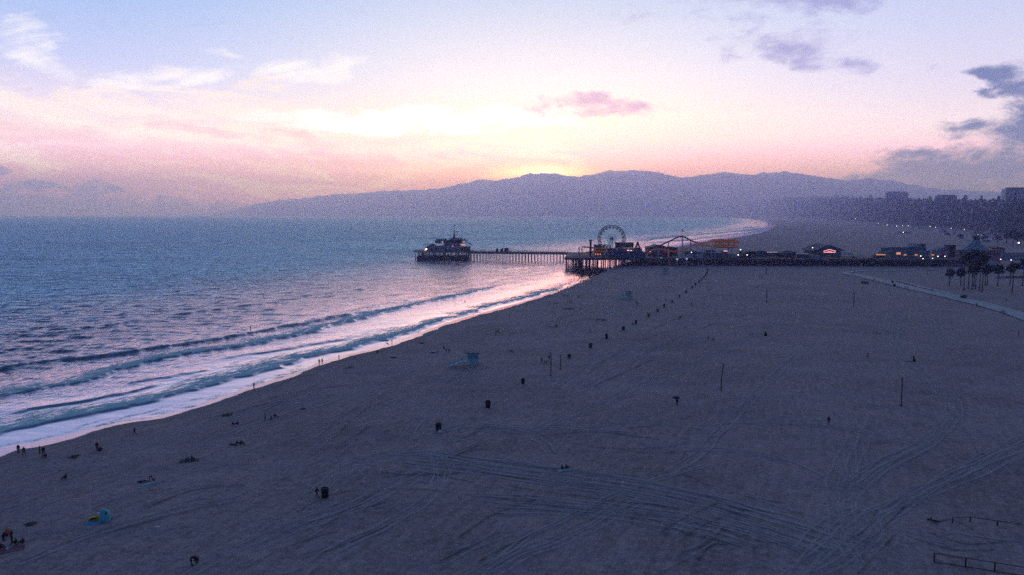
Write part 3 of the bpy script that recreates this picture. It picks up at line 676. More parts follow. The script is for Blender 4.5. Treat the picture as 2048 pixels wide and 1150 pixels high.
MB().lathe([(1.7, -2.0), (1.0, 1.4), (.65, 4.2), (.32, z1 * .62), (.13, z1)], 8).build('pole', darkm, fl, True)
MB().tube([(-2.4, 0, z1 * .53), (3, 0, z1 * .53)], .09, 5).build('crossbar', darkm, fl)
MB().prism([(.1, z1 - .05), (1.5, z1 - .5), (1.2, z1 - 1.3), (.1, z1 - 1.0)], -.04, .04).build('flag', darkm, fl)
MB().prism([(2.4, z1 * .53 - .1), (4.6, z1 * .53 - .5), (4.4, z1 * .53 - 1.0), (2.4, z1 * .53 - .9)], -.04, .04).build('flag', maroon, fl)
MB().prism([(-2.6, z1 * .53), (-1.8, z1 * .53 - .1), (-1.9, z1 * .53 - .9), (-2.6, z1 * .53 - .8)], -.04, .04).build('flag', maroon, fl)
gf = thing('gantry_frame', 'rusty orange gantry frame on the open tip of the pier', 'gantry', (W(860, 778), 774, DECK - .06))
MB().box(3.3, 4.6, -.6, .6, 0, 7.2).build('leg', mat('rust', (.40, .15, .07), .7), gf); MB().box(-4.2, -3.6, -.4, .4, 0, 6.6).build('leg', darkm, gf)
MB().prism([(-7.5, 6.6), (-7.5, 7.0), (5.4, 7.7), (5.4, 7.0)], -.7, .7).build('beam', MATS['rust'], gf)
lp = thing('beacon', 'glowing beacon with red lower light on the tip of the pier', 'lamp', (W(853, 772), 770, DECK - .06))
MB().box(-.12, .12, -.12, .12, 0, 2.0).build('post', darkm, lp); MB().ball((0, 0, 2.4), 1.0).build('lamp', lampw, lp); MB().box(-1.6, -.4, -.5, .2, .6, 1.8).build('red_light', lampr, lp)
# lamp posts, kiosks and strollers on the walkway
ks = thing('kiosk', 'dark square kiosk on the narrow walkway, nearest the pier head', 'kiosk', (W(994, 765), 764, DECK - .03))
MB().box(-1.2, 1.2, -1.2, 1.2, 0, 2.4).build('cabin', darkm, ks); MB().lathe([(2.0, 2.4), (1.0, 3.0), (.1, 3.4)], 4).build('roof', wood, ks)
dup(ks, 'dark square kiosk halfway along the narrow walkway', (W(1004, 764), 763, DECK - .03)); dup(ks, 'wide dark kiosk beside the middle of the walkway', (W(1013, 763), 760, DECK - .03), scale=(1.9, 1, 1.2))
L0 = None; walkl = [(968, 'at the head end of'), (1006, 'in the first third of'), (1045, 'at the middle of'), (1072, 'in the last third of'), (1098, 'at the amusement end of')]
for px, wh in walkl:
    Dq = 752 + (1098 - px) * .07; q = (W(px, Dq), Dq + .5, DECK - .03); lab = 'slim lamp post %s the narrow pier walkway' % wh
    if L0 is None:
        L0 = thing('lamp_post', lab, 'lamp post', q, 0, 'lamp posts along the walkway'); MB().tube([(0, 0, 0), (0, 0, 5.2)], [.14, .07], 6).build('pole', darkm, L0)
        MB().box(-.9, .9, -.06, .06, 5.0, 5.12).build('arm', darkm, L0); MB().ball((0, 0, 5.4), .22).build('lantern', white, L0)
    else: dup(L0, lab, q)

# ------------------------------------------------------------------ Ferris wheel
WD = 690.0; wc = pt(1223, 477.5, WD); RW = 27.2 / F * WD
fw = thing('ferris_wheel', 'big ferris wheel with pale spokes and red gondolas on the pier', 'ferris wheel', (wc.x, WD, DECK)); hc = wc.z - DECK
for y in (-1.5, 1.5):
    d = MB()
    for r_ in (RW, RW - 1.5): d.tube([(r_ * math.cos(a), y, hc + r_ * math.sin(a)) for a in np.linspace(0, 2 * math.pi, 61)], .24 if r_ == RW else .16, 5, False)
    for k in range(60):
        a = k * 2 * math.pi / 60; d.tube([(RW * math.cos(a), y, hc + RW * math.sin(a)), ((RW - 1.5) * math.cos(a + .05), y, hc + (RW - 1.5) * math.sin(a + .05))], .07, 3)
    d.build('rim', mat('wheel_rim', (.07, .10, .12), .5), fw)
for k in range(20):
    a = k * 2 * math.pi / 20; d = MB()
    for y in (-1.4, 1.4): d.tube([(1.2 * math.cos(a), y * .6, hc + 1.2 * math.sin(a)), ((RW - 1.5) * math.cos(a), y, hc + (RW - 1.5) * math.sin(a))], .27, 4)
    for rr in (.45, .72): d.tube([(RW * rr * math.cos(a), -1.1, hc + RW * rr * math.sin(a)), (RW * rr * math.cos(a), 1.1, hc + RW * rr * math.sin(a))], .07, 3)
    d.build('spoke', glow_paint(mat('spoke_steel', (.72, .82, .86), .5), .16, (.6, .8, 1.0)), fw)  # glow added to the steel so the backlit spokes read pale
g0 = None
for k in range(20):
    a = (k + .5) * 2 * math.pi / 20; c = ((RW - 2.0) * math.cos(a), 0, hc + (RW - 2.0) * math.sin(a))
    if g0 is None:
        g0 = MB().lathe([(.35, -1.1), (1.05, -.7), (1.15, -.1), (1.1, 0)], 8).build('gondola', mat('gondola_red', (.10, .018, .03), .5), fw); cn = MB().lathe([(1.25, 1.0), (.7, 1.45), (.1, 1.6)], 8).build('canopy', MATS['gondola_red'], g0); MB().tube([(0, 0, 0), (0, 0, 1.3)], .08, 4).build('hanger', darkm, g0); g0.location = c
    else: q = copy_tree(g0, fw); q.location = c
MB().tube([(0, -2.2, hc), (0, 2.2, hc)], 1.5, 14).build('hub', mat('wheel_rim', (0, 0, 0)), fw)
d = MB()
for k in range(20):
    a = k * 2 * math.pi / 20; d.tube([(1.6 * math.cos(a), -1.6, hc + 1.6 * math.sin(a)), (4.2 * math.cos(a), -1.5, hc + 4.2 * math.sin(a))], .16, 4)
d.tube([(4.3 * math.cos(a), -1.5, hc + 4.3 * math.sin(a)) for a in np.linspace(0, 2 * math.pi, 31)], .16, 4, False)
d.build('hub_ring', blue, fw)
for x in (-5.6, 3.2):
    for y in (-5.5, 5.5): MB().tube([(x - (2 if y < 0 else 0), y, 0), (0, y * .4, hc)], [.5, .32], 6).build('support_leg', glow_paint(mat('pale_blue_steel', (.45, .66, .75), .5), .06, (.4, .75, 1.0)), fw)  # legs carry a weaker added glow in their paint
MB().box(-8, 6, -6.5, 6.5, 0, .7).build('platform', navy, fw)

# ------------------------------------------------------------------ roller coaster
CD = 655.0
co = thing('roller_coaster', 'steel roller coaster with orange track and pale blue columns on the pier', 'roller coaster', (W(1380, CD), CD, DECK))
OX = co.location.x
def tp(px, py, dd=0.0): q = pt(px, py, CD + dd); return (q.x - OX, dd, q.z - DECK)
def track(nm, pts, m_, tw=.55, k=8, rr=.3):
    P = crom(pts, k); d = MB(); 
    for i, s_ in enumerate((-tw, tw)):
        d.tube([(p[0], p[1] + s_, p[2] + .35) for p in P], rr, 5)
    d.tube([(p[0], p[1], p[2] - .25) for p in P], rr * 1.5, 5)
    for p in P[::2]: d.box(p[0] - .1, p[0] + .1, p[1] - tw, p[1] + tw, p[2] - .05, p[2] + .3)
    return d.build(nm, m_, co)
track('lift_track', [tp(1284, 509), tp(1300, 501), tp(1320, 491), tp(1340, 482), tp(1352, 476), tp(1358, 473.6)], mat('lift_grey', (.16, .18, .22), .5), .7, 6, .26)
track('drop_track', [tp(1358, 473.6), tp(1364, 473.2), tp(1372, 475.5), tp(1382, 481), tp(1394, 485.6)], mat('lift_grey', (0, 0, 0)))
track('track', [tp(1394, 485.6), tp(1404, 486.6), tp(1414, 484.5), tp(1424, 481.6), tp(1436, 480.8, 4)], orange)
for nm, y_, a0 in (('helix_track', 481.2, 0), ('helix_track', 491.0, .8)):
    cx = tp(1450, y_, 6); P = []
    for k in range(27):
        a = -math.pi / 2 + a0 + k * 2 * math.pi / 26; P.append((cx[0] + 12.0 * math.cos(a), 6 + 10.5 * math.sin(a), cx[2] + .5 * math.sin(a)))
    track(nm, P, orange, .55, 3, .27)
    if y_ < 485: track('inner_helix', [(cx[0] + (p[0] - cx[0]) * .93, 6 + (p[1] - 6) * .8, p[2] - .9) for p in P], mat('orange_dark', (.70, .20, .03), .5), .5, 3, .2)
    else: track('inner_helix', [(cx[0] + (p[0] - cx[0]) * .88, 6 + (p[1] - 6) * .8, p[2] - .9) for p in P], MATS['orange_dark'], .5, 3, .2)
track('track', [tp(1394, 490.5), tp(1406, 489.6), tp(1416, 491.5), tp(1426, 493.2), tp(1434, 492.5)], orange)
track('track', [tp(1298, 501.5), tp(1312, 498.6), tp(1326, 498.4), tp(1340, 501.5), tp(1352, 503.5), tp(1362, 502.2), tp(1374, 497), tp(1384, 491.4), tp(1394, 490.5)], glow_paint(mat('orange_red', (.90, .20, .05), .5), .035))  # the red orange paint has the same built-in glow
track('track', [tp(1160, 508, 18), tp(1170, 505.8, 18), tp(1182, 503.4, 18), tp(1196, 502.2, 20), tp(1212, 503.6, 22), tp(1222, 502.5, 24)], orange)
track('track', [tp(1166, 493.6, 24), tp(1178, 494.6, 28), tp(1195, 496.8, 30), tp(1215, 497.4, 30), tp(1240, 497.2, 30), tp(1270, 498.6, 26), tp(1284, 503.5, 14), tp(1294, 506.2, 4), tp(1303, 504, 2)], MATS['orange_red'])
COLS = [(1317, 494, 512, 0), (1337, 484, 500, 1), (1365, 474, 505, 2), (1381.5, 482, 502, 0), (1405, 488, 503, 0), (1423, 491, 503, 0), (1431, 483, 510, 0), (1457.5, 482, 502, 1), (1463, 494, 509, 0), (1476, 483, 505, 0)]
for px, y0, y1, kind in COLS:
    a = tp(px, y0); xx = a[0]
    s_ = MB().box(xx - .45, xx + .45, -.45, .45, 0, a[2] - .3).build('support_column', blue, co)
    if kind: MB().box(xx - .6, xx + .6, -.6, .6, 0, tp(px, y1)[2]).build('base_sleeve', orange if kind == 1 else mat('green_sleeve', (.10, .26, .06), .6), s_)
d = MB()
for x0, x1 in ((1346, 1356), (1356, 1366), (1366, 1376)): 
    for xx in (x0, x1): 
        yy = np.interp(xx, [1344, 1358, 1366, 1378], [480, 474.5, 474.5, 480.5]); d.tube([tp(xx, yy), tp(xx, 481.6)], .12, 4)
    d.tube([tp(x0, 481.6), tp((x0 + x1) / 2, 475.5)], .1, 4); d.tube([tp(x1, 481.6), tp((x0 + x1) / 2, 475.5)], .1, 4)
d.tube([tp(1344, 481.6), tp(1380, 481.6)], .16, 4); d.build('truss', MATS['lift_grey'], co)
fg = thing('pennant_pole', 'flagpole with two dark pennants on the roller coaster crest', 'flagpole', (W(1364, CD), CD, DECK + tp(1364, 473)[2]))
zz = tp(1364, 458.6)[2] - tp(1364, 473)[2]
MB().tube([(0, 0, 0), (-.5, 0, zz)], .08, 5).build('pole', darkm, fg); MB().prism([(-.4, zz), (2.0, zz - 2.2), (-.3, zz - 1.9)], -.04, .04).build('pennant', maroon, fg); MB().prism([(2.6, zz - 2.6), (4.4, zz - 3.8), (3.0, zz - 3.6)], -.04, .04).build('pennant', maroon, fg)
MB().tube([(-.4, 0, zz - .1), (3.4, 0, zz - 3.3)], .03, 4).build('halyard', darkm, fg)

# ------------------------------------------------------------------ other rides and booths: outlines placed by depth
def B(name, label, cat, px0, px1, y0, y1, D_, dep, m_, group=None, base=DECK):
    """a thing with a main body px0..px1 wide whose front stands at depth D_; returns (thing, half width, height)"""
    xa, xb = W(px0, D_), W(px1, D_); t_ = thing(name, label, cat, ((xa + xb) / 2, D_, base), 0, group); h = pt(1024, y0, D_).z - base
    t_['h_'] = h; hw = (xb - xa) / 2; MB().box(-hw, hw, 0, dep, 0, h).build('body', m_, t_); del t_['h_']; return t_, hw, h
def gable(t_, hw, h, rise, dep, m_, ov=.5): MB().prism([(-hw - ov, h - .1), (hw + ov, h - .1), (hw + ov - .1, h + .15), (0, h + rise), (-hw - ov + .1, h + .15)], -ov, dep + ov).build('roof', m_, t_)
def flat(t_, hw, h, dep, m_, ov=.4, th=.35): MB().box(-hw - ov, hw + ov, -ov, dep + ov, h, h + th).build('roof', m_, t_)
def wins(t_, hw, z0, z1, n, m_, frac=.6, y=-.06, nm='window'):
    for k in range(n):
        c = -hw + (k + .5) * 2 * hw / n; w_ = hw / n * frac; f_ = MB().box(c - w_, c + w_, y, .02, z0, z1).build(nm, white if m_ is glass else m_, t_)
        if m_ is glass: MB().box(c - w_ + .12, c + w_ - .12, y - .03, y - .005, z0 + .12, z1 - .12).build('pane', glass, f_)
t_ = thing('drop_tower', 'short dark drop tower ride with a wide top left of the ferris wheel', 'ride', (W(1181, 672), 672, DECK)); hh = HZ(480.5, 672)
MB().box(-.9, .9, -.9, .9, 0, hh).build('mast', mat('dark_plum', (.03, .015, .03), .6), t_); MB().lathe([(1.0, hh - 1), (1.7, hh - .2), (1.6, hh + .4)], 8).build('crown', darkm, t_); MB().tube([(-2.2, 0, hh + .1), (3.6, 0, hh + .1)], .12, 4).build('arm', darkm, t_); MB().lathe([(1.5, 3), (1.8, 3.6), (1.8, 4.4), (1.3, 4.8)], 10).build('seat_ring', red, t_)
t_ = thing('gate_frame', 'two dark posts carrying an orange beam at the left edge of the amusement pier', 'frame', (W(1164, 668), 668, DECK))
for x in (-2.6, 0): MB().box(x - .35, x + .35, -.35, .35, 0, HZ(493.5, 668)).build('post', mat('dark_teal_post', (.03, .10, .11), .6), t_)
MB().box(-.4, 4.6, -.3, .3, HZ(494.5, 668), HZ(493, 668)).build('beam', orange, t_)
t_, hw, h = B('game_booth', 'long red roofed game booth behind the left foot of the ferris wheel', 'booth', 1189, 1222, 490, 513, 700, 8, mat('booth_teal', (.08, .17, .17), .7)); flat(t_, hw, h, 8, red); MB().box(-hw, hw, -.35, -.02, 3, 4.2).build('fascia', orange, t_)
t_, hw, h = B('ticket_booth', 'bright red booth with an orange trim under the small coaster loop', 'booth', 1189, 1203, 499, 512, 676, 5, red); gable(t_, hw, h, 1.0, 5, mat('red_roof', (.40, .07, .04), .6)); wins(t_, hw, 1.2, 2.6, 3, lampo, .4)
t_ = thing('billboard', 'large dark green billboard panel standing behind the ferris wheel', 'billboard', (W(1248.5, 680), 680, DECK)); z0, z1 = HZ(495.5, 680), HZ(485.5, 680); MB().box(-8.4, 8.4, -.3, .3, z0, z1).build('panel', dkgreen, t_)
MB().prism([(-9.1, z1), (9.1, z1), (9.0, z1 + .35), (-9.0, z1 + .35)], -.5, .5).build('top_frame', darkm, t_)
for x in (-7, -2.4, 2.4, 7): MB().box(x - .25, x + .25, -.1, .4, 0, z0).build('post', steel, t_)
t_, hw, h = B('arcade_stall', 'long maroon stall with white counter lamps under the dark billboard', 'stall', 1216, 1268, 497.5, 514, 674, 6, maroon); flat(t_, hw, h, 6, mat('stall_roof', (.20, .08, .12), .6), .3, .3)
for k in range(5): MB().ball((hw * .42 + k * 1.35, -.5, h - 2.3 + (k % 2) * .5), .5 + .12 * (k % 3)).build('lamp', lampw, t_)
t_ = thing('hoarding_wall', 'tall navy blue hoarding along the seaward front of the amusement park', 'wall', (W(1255, 650), 650, DECK)); hh = HZ(500.5, 650)
MB().prism([(-15, -1.2), (15.2, -1.2), (15.2, hh - 2.6), (12, hh - 1.5), (9.2, hh - .6), (-13, hh), (-15, hh - .8)], -.4, .6).build('panels', navy, t_)
for k in range(11): MB().box(-14.3 + k * 2.9, -14.05 + k * 2.9, -.55, -.41, -1, hh - 2.9).build('batten', mat('navy_batten', (.03, .075, .15), .7), t_)
for x in (-9.8, .9): MB().box(x, x + .9, -.3, .3, hh - .1, hh + 1.6).build('finial', blue, t_)
t_ = thing('swing_ship_ride', 'dark A shaped swing ship ride right of the billboard', 'ride', (W(1275, 672), 672, DECK)); hh = HZ(483.6, 672)
for y in (-2.5, 2.5):
    for s_ in (-1, 1): MB().tube([(s_ * 4.4, y, 0), (0, y * .6, hh)], [.55, .45], 6).build('leg', mat('dark_plum', (0, 0, 0)), t_)
MB().prism([(-4.6, 3.6), (-3, 2.2), (3, 2.2), (4.6, 3.6), (5.2, 5.0), (3.4, 4.0), (-3.4, 4.0), (-5.2, 5.0)], -1.1, 1.1).build('ship', dkgreen, t_); MB().tube([(0, -1.7, hh - .3), (0, 1.7, hh - .3)], .5, 8).build('axle', darkm, t_); MB().box(-.2, .2, -.2, .2, 4, hh).build('swing_arm', darkm, t_)
t_ = thing('loop_frame', 'thin curly frame of dark hoops beside the swing ship', 'ride', (W(1285, 676), 676, DECK))
for i, (x, z) in enumerate(((-1.2, 9.2), (1.4, 9.6), (3.6, 8.0))): MB().tube([(x + 1.25 * math.cos(a), 0, z + 1.25 * math.sin(a)) for a in np.linspace(0, 6.28, 19)], .1, 4, False).build('hoop', darkm, t_)
MB().tube([(-1, 0, 0), (-1, 0, 8)], .14, 5).build('post', darkm, t_); MB().tube([(2.4, 0, 0), (2.4, 0, 8.4)], .14, 5).build('post', darkm, t_)
t_, hw, h = B('dark_stall', 'low dark green stall under the start of the lift hill', 'stall', 1268, 1284, 497.6, 513, 664, 7, dkgreen); gable(t_, hw, h, 1.2, 7, dkgreen)
t_, hw, h = B('ride_pavilion', 'long dark green hipped pavilion behind the coaster lift hill', 'pavilion', 1296, 1332, 495, 513, 682, 16, maroon); MB().prism([(-hw - 1, h), (hw + 1, h), (hw - 2, h + 1.7), (0, h + 2.6), (-hw + 4, h + .9)], -1, 17).build('roof', dkgreen, t_)
t_, hw, h = B('ride_shed', 'low dark green shed roof right of the long pavilion', 'shed', 1333, 1355, 497, 513, 686, 14, maroon); MB().prism([(-hw - .6, h), (hw + .6, h), (hw, h + .9), (0, h + 1.5), (-hw, h + 1.2)], -.6, 14.5).build('roof', dkgreen, t_)
t_, hw, h = B('pink_booth', 'maroon booth row under the wavy orange track', 'booth', 1305, 1336, 503.5, 516, 664, 5, maroon); flat(t_, hw, h, 5, navy, .3, .25); wins(t_, hw, 1, 2.4, 6, darkm, .7)
TR = None
for px0, px1, lab in ((1362, 1371, 'pale box trailer, leftmost of three parked at the pier edge'), (1373, 1386.5, 'longest pale box trailer at the pier edge, the middle one'), (1394.5, 1405, 'pale box trailer standing apart right of the other two')):
    D_ = 637; t_ = thing('box_trailer', lab, 'trailer', (W((px0 + px1) / 2, D_), D_, DECK), 0, 'pale trailers at the pier edge'); hw = W(px1, D_) / 2 - W(px0, D_) / 2
    MB().box(-hw, hw, 0, 2.4, .7, 3.5).build('body', mat('trailer_grey', (.36, .46, .50), .5), t_); MB().box(-hw + .1, hw - .1, -.04, 0, 3.1, 3.3).build('trim', steel, t_)
    for x in (-hw * .6, hw * .6): MB().tube([(x, .1, .4), (x, .4, .4)], .4, 10).build('wheel', darkm, t_); MB().tube([(x, 2.0, .4), (x, 2.3, .4)], .4, 10).build('wheel', darkm, t_)
    MB().box(-hw + .2, hw - .2, .3, 2.1, .45, .69).build('chassis', darkm, t_)
BB = [('food_stand', 'dark teal food stand beneath the middle columns of the coaster', 1371, 1395, 503, 514, 662, dkgreen, 'gable'), ('food_stand', 'blue grey stand right of the coaster dip', 1397, 1414, 504.5, 514, 664, plaster, 'flat'),
      ('prize_booth', 'low red and blue booth under the coaster helix', 1412, 1432, 500.5, 513, 672, maroon, 'flat'), ('snack_bar', 'dark snack bar under the left side of the helix', 1420, 1444, 506, 514, 655, navy, 'flat'), ('snack_bar', 'pale roofed snack bar with a pink lamp under the helix', 1443, 1458, 503.2, 514, 664, plaster, 'gable'), ('snack_bar', 'teal fronted bar under the right end of the helix', 1458, 1476, 508.6, 516.5, 648, mat('booth_teal', (0, 0, 0)), 'flat')]
for nm, lab, a, b_, y0, y1, D_, m_, rf in BB:
    t_, hw, h = B(nm, lab, nm.split('_')[1], a, b_, y0, y1, D_, 6, m_)
    (gable(t_, hw, h, 1.2, 6, teal) if rf == 'gable' else flat(t_, hw, h, 6, teal, .4, .3)); wins(t_, hw, 1.2, 2.3, 3, glass, .6)
    if 'pink lamp' in lab: MB().box(-1.6, 1.8, -.7, -.45, h + .2, h + .9).build('lamp', glow('pink_lamp', (1, .45, .65), 1.1), t_)
t_ = thing('gangway', 'dark sloping gangway structure at the right end of the rides', 'gangway', (W(1489, 648), 648, DECK)); MB().prism([(-5.2, 0), (6.5, 0), (5.2, 5.2), (1.6, 5.6), (-1.0, 3.0)], 0, 7).build('ramp', darkm, t_); MB().tube([(-5, -.2, 1.0), (1.2, -.2, 6.8), (5.6, -.2, 6.4)], .14, 5).build('handrail', blue, t_)
# lit floodlamps on poles
FL = [(1481, 499.5, 652, 'highest white floodlight by the gangway'), (1476.5, 509.8, 645, 'white floodlight low at the left of the dark gangway'), (1494.5, 509.8, 645, 'white floodlight low at the right of the dark gangway'), (1383, 504.6, 655, 'small white lamp beside the box trailers'), (1300.5, 503.6, 660, 'white lamp at the foot of the lift hill'), (1625, 495.4, 668, 'small white lamp left of the dark gable roof'),
      (1842, 512, 648, 'white lamp in front of the long teal building'), (1876.5, 512.6, 648, 'white lamp left of the red sign tower'), (1890.5, 512.6, 648, 'white lamp right of the red sign tower'), (1866, 518.2, 640, 'pair of low white lights nearest the pier end wall'), (1847, 523, 636, 'pink white headlight glow at the pier edge'), (2002.5, 518.8, 652, 'white twin lamp right of the pavilion with the tent roof'), (2023.5, 520, 652, 'white lamp beyond the palms near the picture edge'), (2036.5, 485.6, 900, 'bright lamp on the slope road above the palms')]
def flood(px, py, D_, lab, base=DECK, r=.42, gl=None):
    z = pt(1024, py, D_).z; t_ = thing('floodlight', lab, 'lamp', (W(px, D_), D_, base), 0, 'lit lamps on the pier'); MB().tube([(0, 0, 0), (0, 0, max(z - base, .3))], .09, 5).build('pole', darkm, t_); MB().ball((0, 0, max(z - base, .3)), r, r * .8, r * .75).build('lamp', gl or lampw, t_); return t_
for px, py, D_, lab in FL: flood(px, py, D_, lab, DECK if px < 1900 else ground(W(px, D_), D_), .5 if 'bright' not in lab else 1.1)

# ------------------------------------------------------------------ landward buildings on the deck
t_, hw, h = B('arcade_hall', 'long low dark arcade with a pale slanting roof light', 'arcade', 1488, 1532, 503.4, 514, 668, 14, darkm); flat(t_, hw, h, 14, mat('slate_roof', (.06, .09, .10), .7)); MB().prism([(2, h + .4), (9, h + .4), (8.6, h + .7), (3.4, h + 1.7)], 1, 4).build('skylight', blue, t_); wins(t_, hw, .8, 2.6, 6, glass, .7)
t_, hw, h = B('string_light_terrace', 'low terrace hung with a row of small pale lights', 'terrace', 1533, 1560, 505, 514, 668, 8, mat('slate_roof', (0, 0, 0)))
for k in range(9): MB().ball((-hw + 1 + k * (2 * hw - 2) / 8, -.4, h + .25), .26).build('bulb', glow('dim_bulb', (1, .75, .7), 1.0), t_)
t_, hw, h = B('market_hall', 'teal roofed hall with a dark open front left of the gable roof', 'hall', 1567, 1592, 505.8, 516, 656, 10, wood); MB().prism([(-hw - 2, h), (hw + .6, h), (hw + .2, h + 1.0), (-2, h + 2.2), (-hw + .5, h + 1.6)], -.6, 11).build('roof', teal, t_); MB().box(-hw + 1, hw - 1, -.06, .02, .4, 2.4).build('opening', darkm, t_)
t_ = thing('traffic_barrel', 'small orange barrel on the deck in front of the market hall', 'barrel', (W(1578.5, 636), 636, DECK)); MB().lathe([(.55, 0), (.6, .9), (.45, 1.4)], 10).build('body', orange, t_); MB().lathe([(.62, .7), (.62, 1.0)], 10).build('band', white, t_)
t_, hw, h = B('gift_shop', 'dark shop with a pale lit roof edge in the middle of the pier', 'shop', 1601, 1622, 509, 517, 652, 8, wood); flat(t_, hw, h, 8, mat('pale_roof', (.30, .44, .50), .5), .5, .5); wins(t_, hw, .8, 2.2, 3, glass, .8)
t_, hw, h = B('white_kiosk', 'plain white kiosk right of the dark gift shop', 'kiosk', 1624, 1640, 511.8, 516, 646, 4, mat('pale_roof', (0, 0, 0))); flat(t_, hw, h, 4, steel, .25, .2); wins(t_, hw, .7, 1.6, 4, glass, .6)
t_, hw, h = B('arcade_building', 'dark gabled hall with pale roof edges and a pink neon sign', 'hall', 1634, 1682, 500.5, 516, 668, 30, mat('hall_wall', (.05, .10, .11), .7))
rise = HZ(489.2, 668) - h
MB().prism([(-hw - 4, h - .6), (hw + 4, h - .6), (0, h + rise)], 0, 30).build('roof', mat('hall_roof', (.035, .075, .085), .7), t_)
for s_ in (-1, 1): MB().prism([(s_ * (hw + 4.3), h - .7), (s_ * (hw + 4.3), h - .3), (0, h + rise + .35), (0, h + rise - .05)] if s_ < 0 else [(0, h + rise - .05), (0, h + rise + .35), (hw + 4.3, h - .3), (hw + 4.3, h - .7)], -.5, -.02).build('roof_edge', mat('pale_edge', (.32, .46, .50), .5), t_)
sg = MB().prism([(-5, HZ(504.6, 667)), (5.0, HZ(504.6, 667)), (5.0, HZ(501.5, 667)), (3.4, HZ(501.2, 667)), (0, HZ(499, 667)), (-3.4, HZ(501.2, 667)), (-5, HZ(501.5, 667))], -1.2, -.7).build('neon_sign', mat('neon_panel', (.22, .03, .08), .6), t_)
d = MB(); q = [(-5, HZ(504.6, 667)), (-5, HZ(501.5, 667)), (-3.4, HZ(501.2, 667)), (0, HZ(499, 667)), (3.4, HZ(501.2, 667)), (5, HZ(501.5, 667)), (5, HZ(504.6, 667))]; d.tube([(x, -1.35, z) for x, z in q], .16, 5); d.tube([(-5, -1.35, q[0][1]), (5, -1.35, q[0][1])], .16, 5); d.build('neon_tube', glow('pink_neon', (1, .42, .5), 2.2), sg)
d = MB()
for k in range(6): d.box(-1.8 + k * .62, -1.4 + k * .62, -1.35, -1.22, HZ(503.4, 667), HZ(501.9, 667))
d.build('lettering', glow('neon_letters', (1, .25, .35), 1.4), sg)
MB().box(-4.8, 5, -.1, 0, .4, 4.4).build('shutter', mat('shutter', (.05, .09, .10), .6), t_)
for px, lab in ((1694, 'pale tent canopy on the deck right of the neon sign hall'), (1719, 'small pale tent canopy standing further right on the deck')):
    sc_ = 1.0 if px < 1700 else .5; t_ = thing('canopy_tent', lab, 'canopy', (W(px, 662), 662, DECK), 0, 'tent canopies on the deck', sc_)
    MB().prism([(-4.6, 2.6), (4.6, 2.6), (4.2, 2.9), (1.5, 4.2), (.2, 4.5), (-4.4, 3.0)], -3, 3).build('canopy', mat('tent_cloth', (.30, .46, .50), .7), t_)
    for x in (-4.2, 4.2):
        for y in (-2.7, 2.7): MB().tube([(x, y, 0), (x, y, 2.6)], .08, 5).build('pole', steel, t_)
t_, hw, h = B('souvenir_stand', 'dark stand with an orange lit strip left of the teal building', 'stand', 1753, 1770, 510, 517, 650, 6, darkm); MB().box(-hw - .3, hw + .3, -.5, -.1, h - .1, h + .6).build('lit_strip', lampo, t_); flat(t_, hw, h + .6, 6, teal, .3, .25)
t_, hw, h = B('restaurant', 'long teal two tier building with orange lit awnings', 'building', 1782, 1860, 504.5, 515, 652, 22, mat('teal_wall', (.07, .17, .20), .7)); MB().prism([(-hw - 2.5, h), (hw + .6, h), (hw, h + 1.6), (-hw + 1.5, h + 2.4)], -.8, 6).build('lower_roof', teal, t_)
MB().box(-hw + 2, hw, 6, 22, h, h + 3.1).build('upper_tier', mat('teal_dark', (.03, .08, .10), .7), t_); MB().prism([(-hw - 1, h + 3.1), (hw + .4, h + 3.1), (hw, h + 4.2), (-hw + 1.8, h + 4.4)], 5.5, 22.5).build('upper_roof', teal, t_)
MB().prism([(hw * .42, h + 4.4), (hw * 1.02, h + 4.4), (hw * 1.02, h + 6.2), (hw * .42, h + 7.2)], 8, 18).build('penthouse', mat('teal_light', (.13, .27, .33), .7), t_)
MB().box(hw * .72, hw * 1.0, 7.6, 7.98, h + 5.0, h + 6.9).build('dark_sign', darkm, t_)
for k, x in enumerate((.05, .33, .76)): MB().prism([(x * 2 * hw - hw * .45, 2.3), (x * 2 * hw - hw * .45 + 2.2, 2.3), (x * 2 * hw - hw * .45 + 1.9, 3.0), (x * 2 * hw - hw * .45 + .3, 3.0)], -1.2, -.2).build('lit_awning', lampo, t_)
MB().box(-hw * .72, -hw * .5, -.2, -.02, 3.0, 4.8).build('lit_window', lampo, t_); wins(t_, hw, .5, 2.0, 8, glass, .8)
t_, hw, h = B('sign_tower', 'pale tower front carrying a tall red flared sign', 'tower', 1874, 1898, 501, 516, 655, 8, plaster); MB().prism([(-1.8, 1.6), (1.8, 1.6), (1.1, h - .5), (-1.1, h - .5)], -.3, -.02).build('sign', mat('red_sign', (.36, .05, .07), .5), t_); gable(t_, hw, h, 2.6, 8, teal); MB().box(-hw, hw, -1.2, -.05, 1.0, 1.5).build('canopy', wood, t_)
t_, hw, h = B('dark_tower', 'square dark tower left of the tent roofed carousel house', 'tower', 1896.5, 1911, 491.5, 518, 664, 6, darkm); flat(t_, hw, h, 6, maroon, .3, .8)
t_ = thing('carousel_house', 'pinkish carousel house with a big flared teal tent roof', 'building', (W(1951, 680), 680, ground(W(1951, 680), 680))); bz = t_.location.z
h1 = HZ(499, 680, bz); MB().box(-20, 18, -8, 14, 0, h1).build('hall', pink, t_); MB().lathe([(14.5, h1), (9.5, h1 + 1.8), (5.2, h1 + 5), (2.9, h1 + 8.6)], 12).build('tent_roof', mat('tent_teal', (.10, .21, .26), .6), t_)
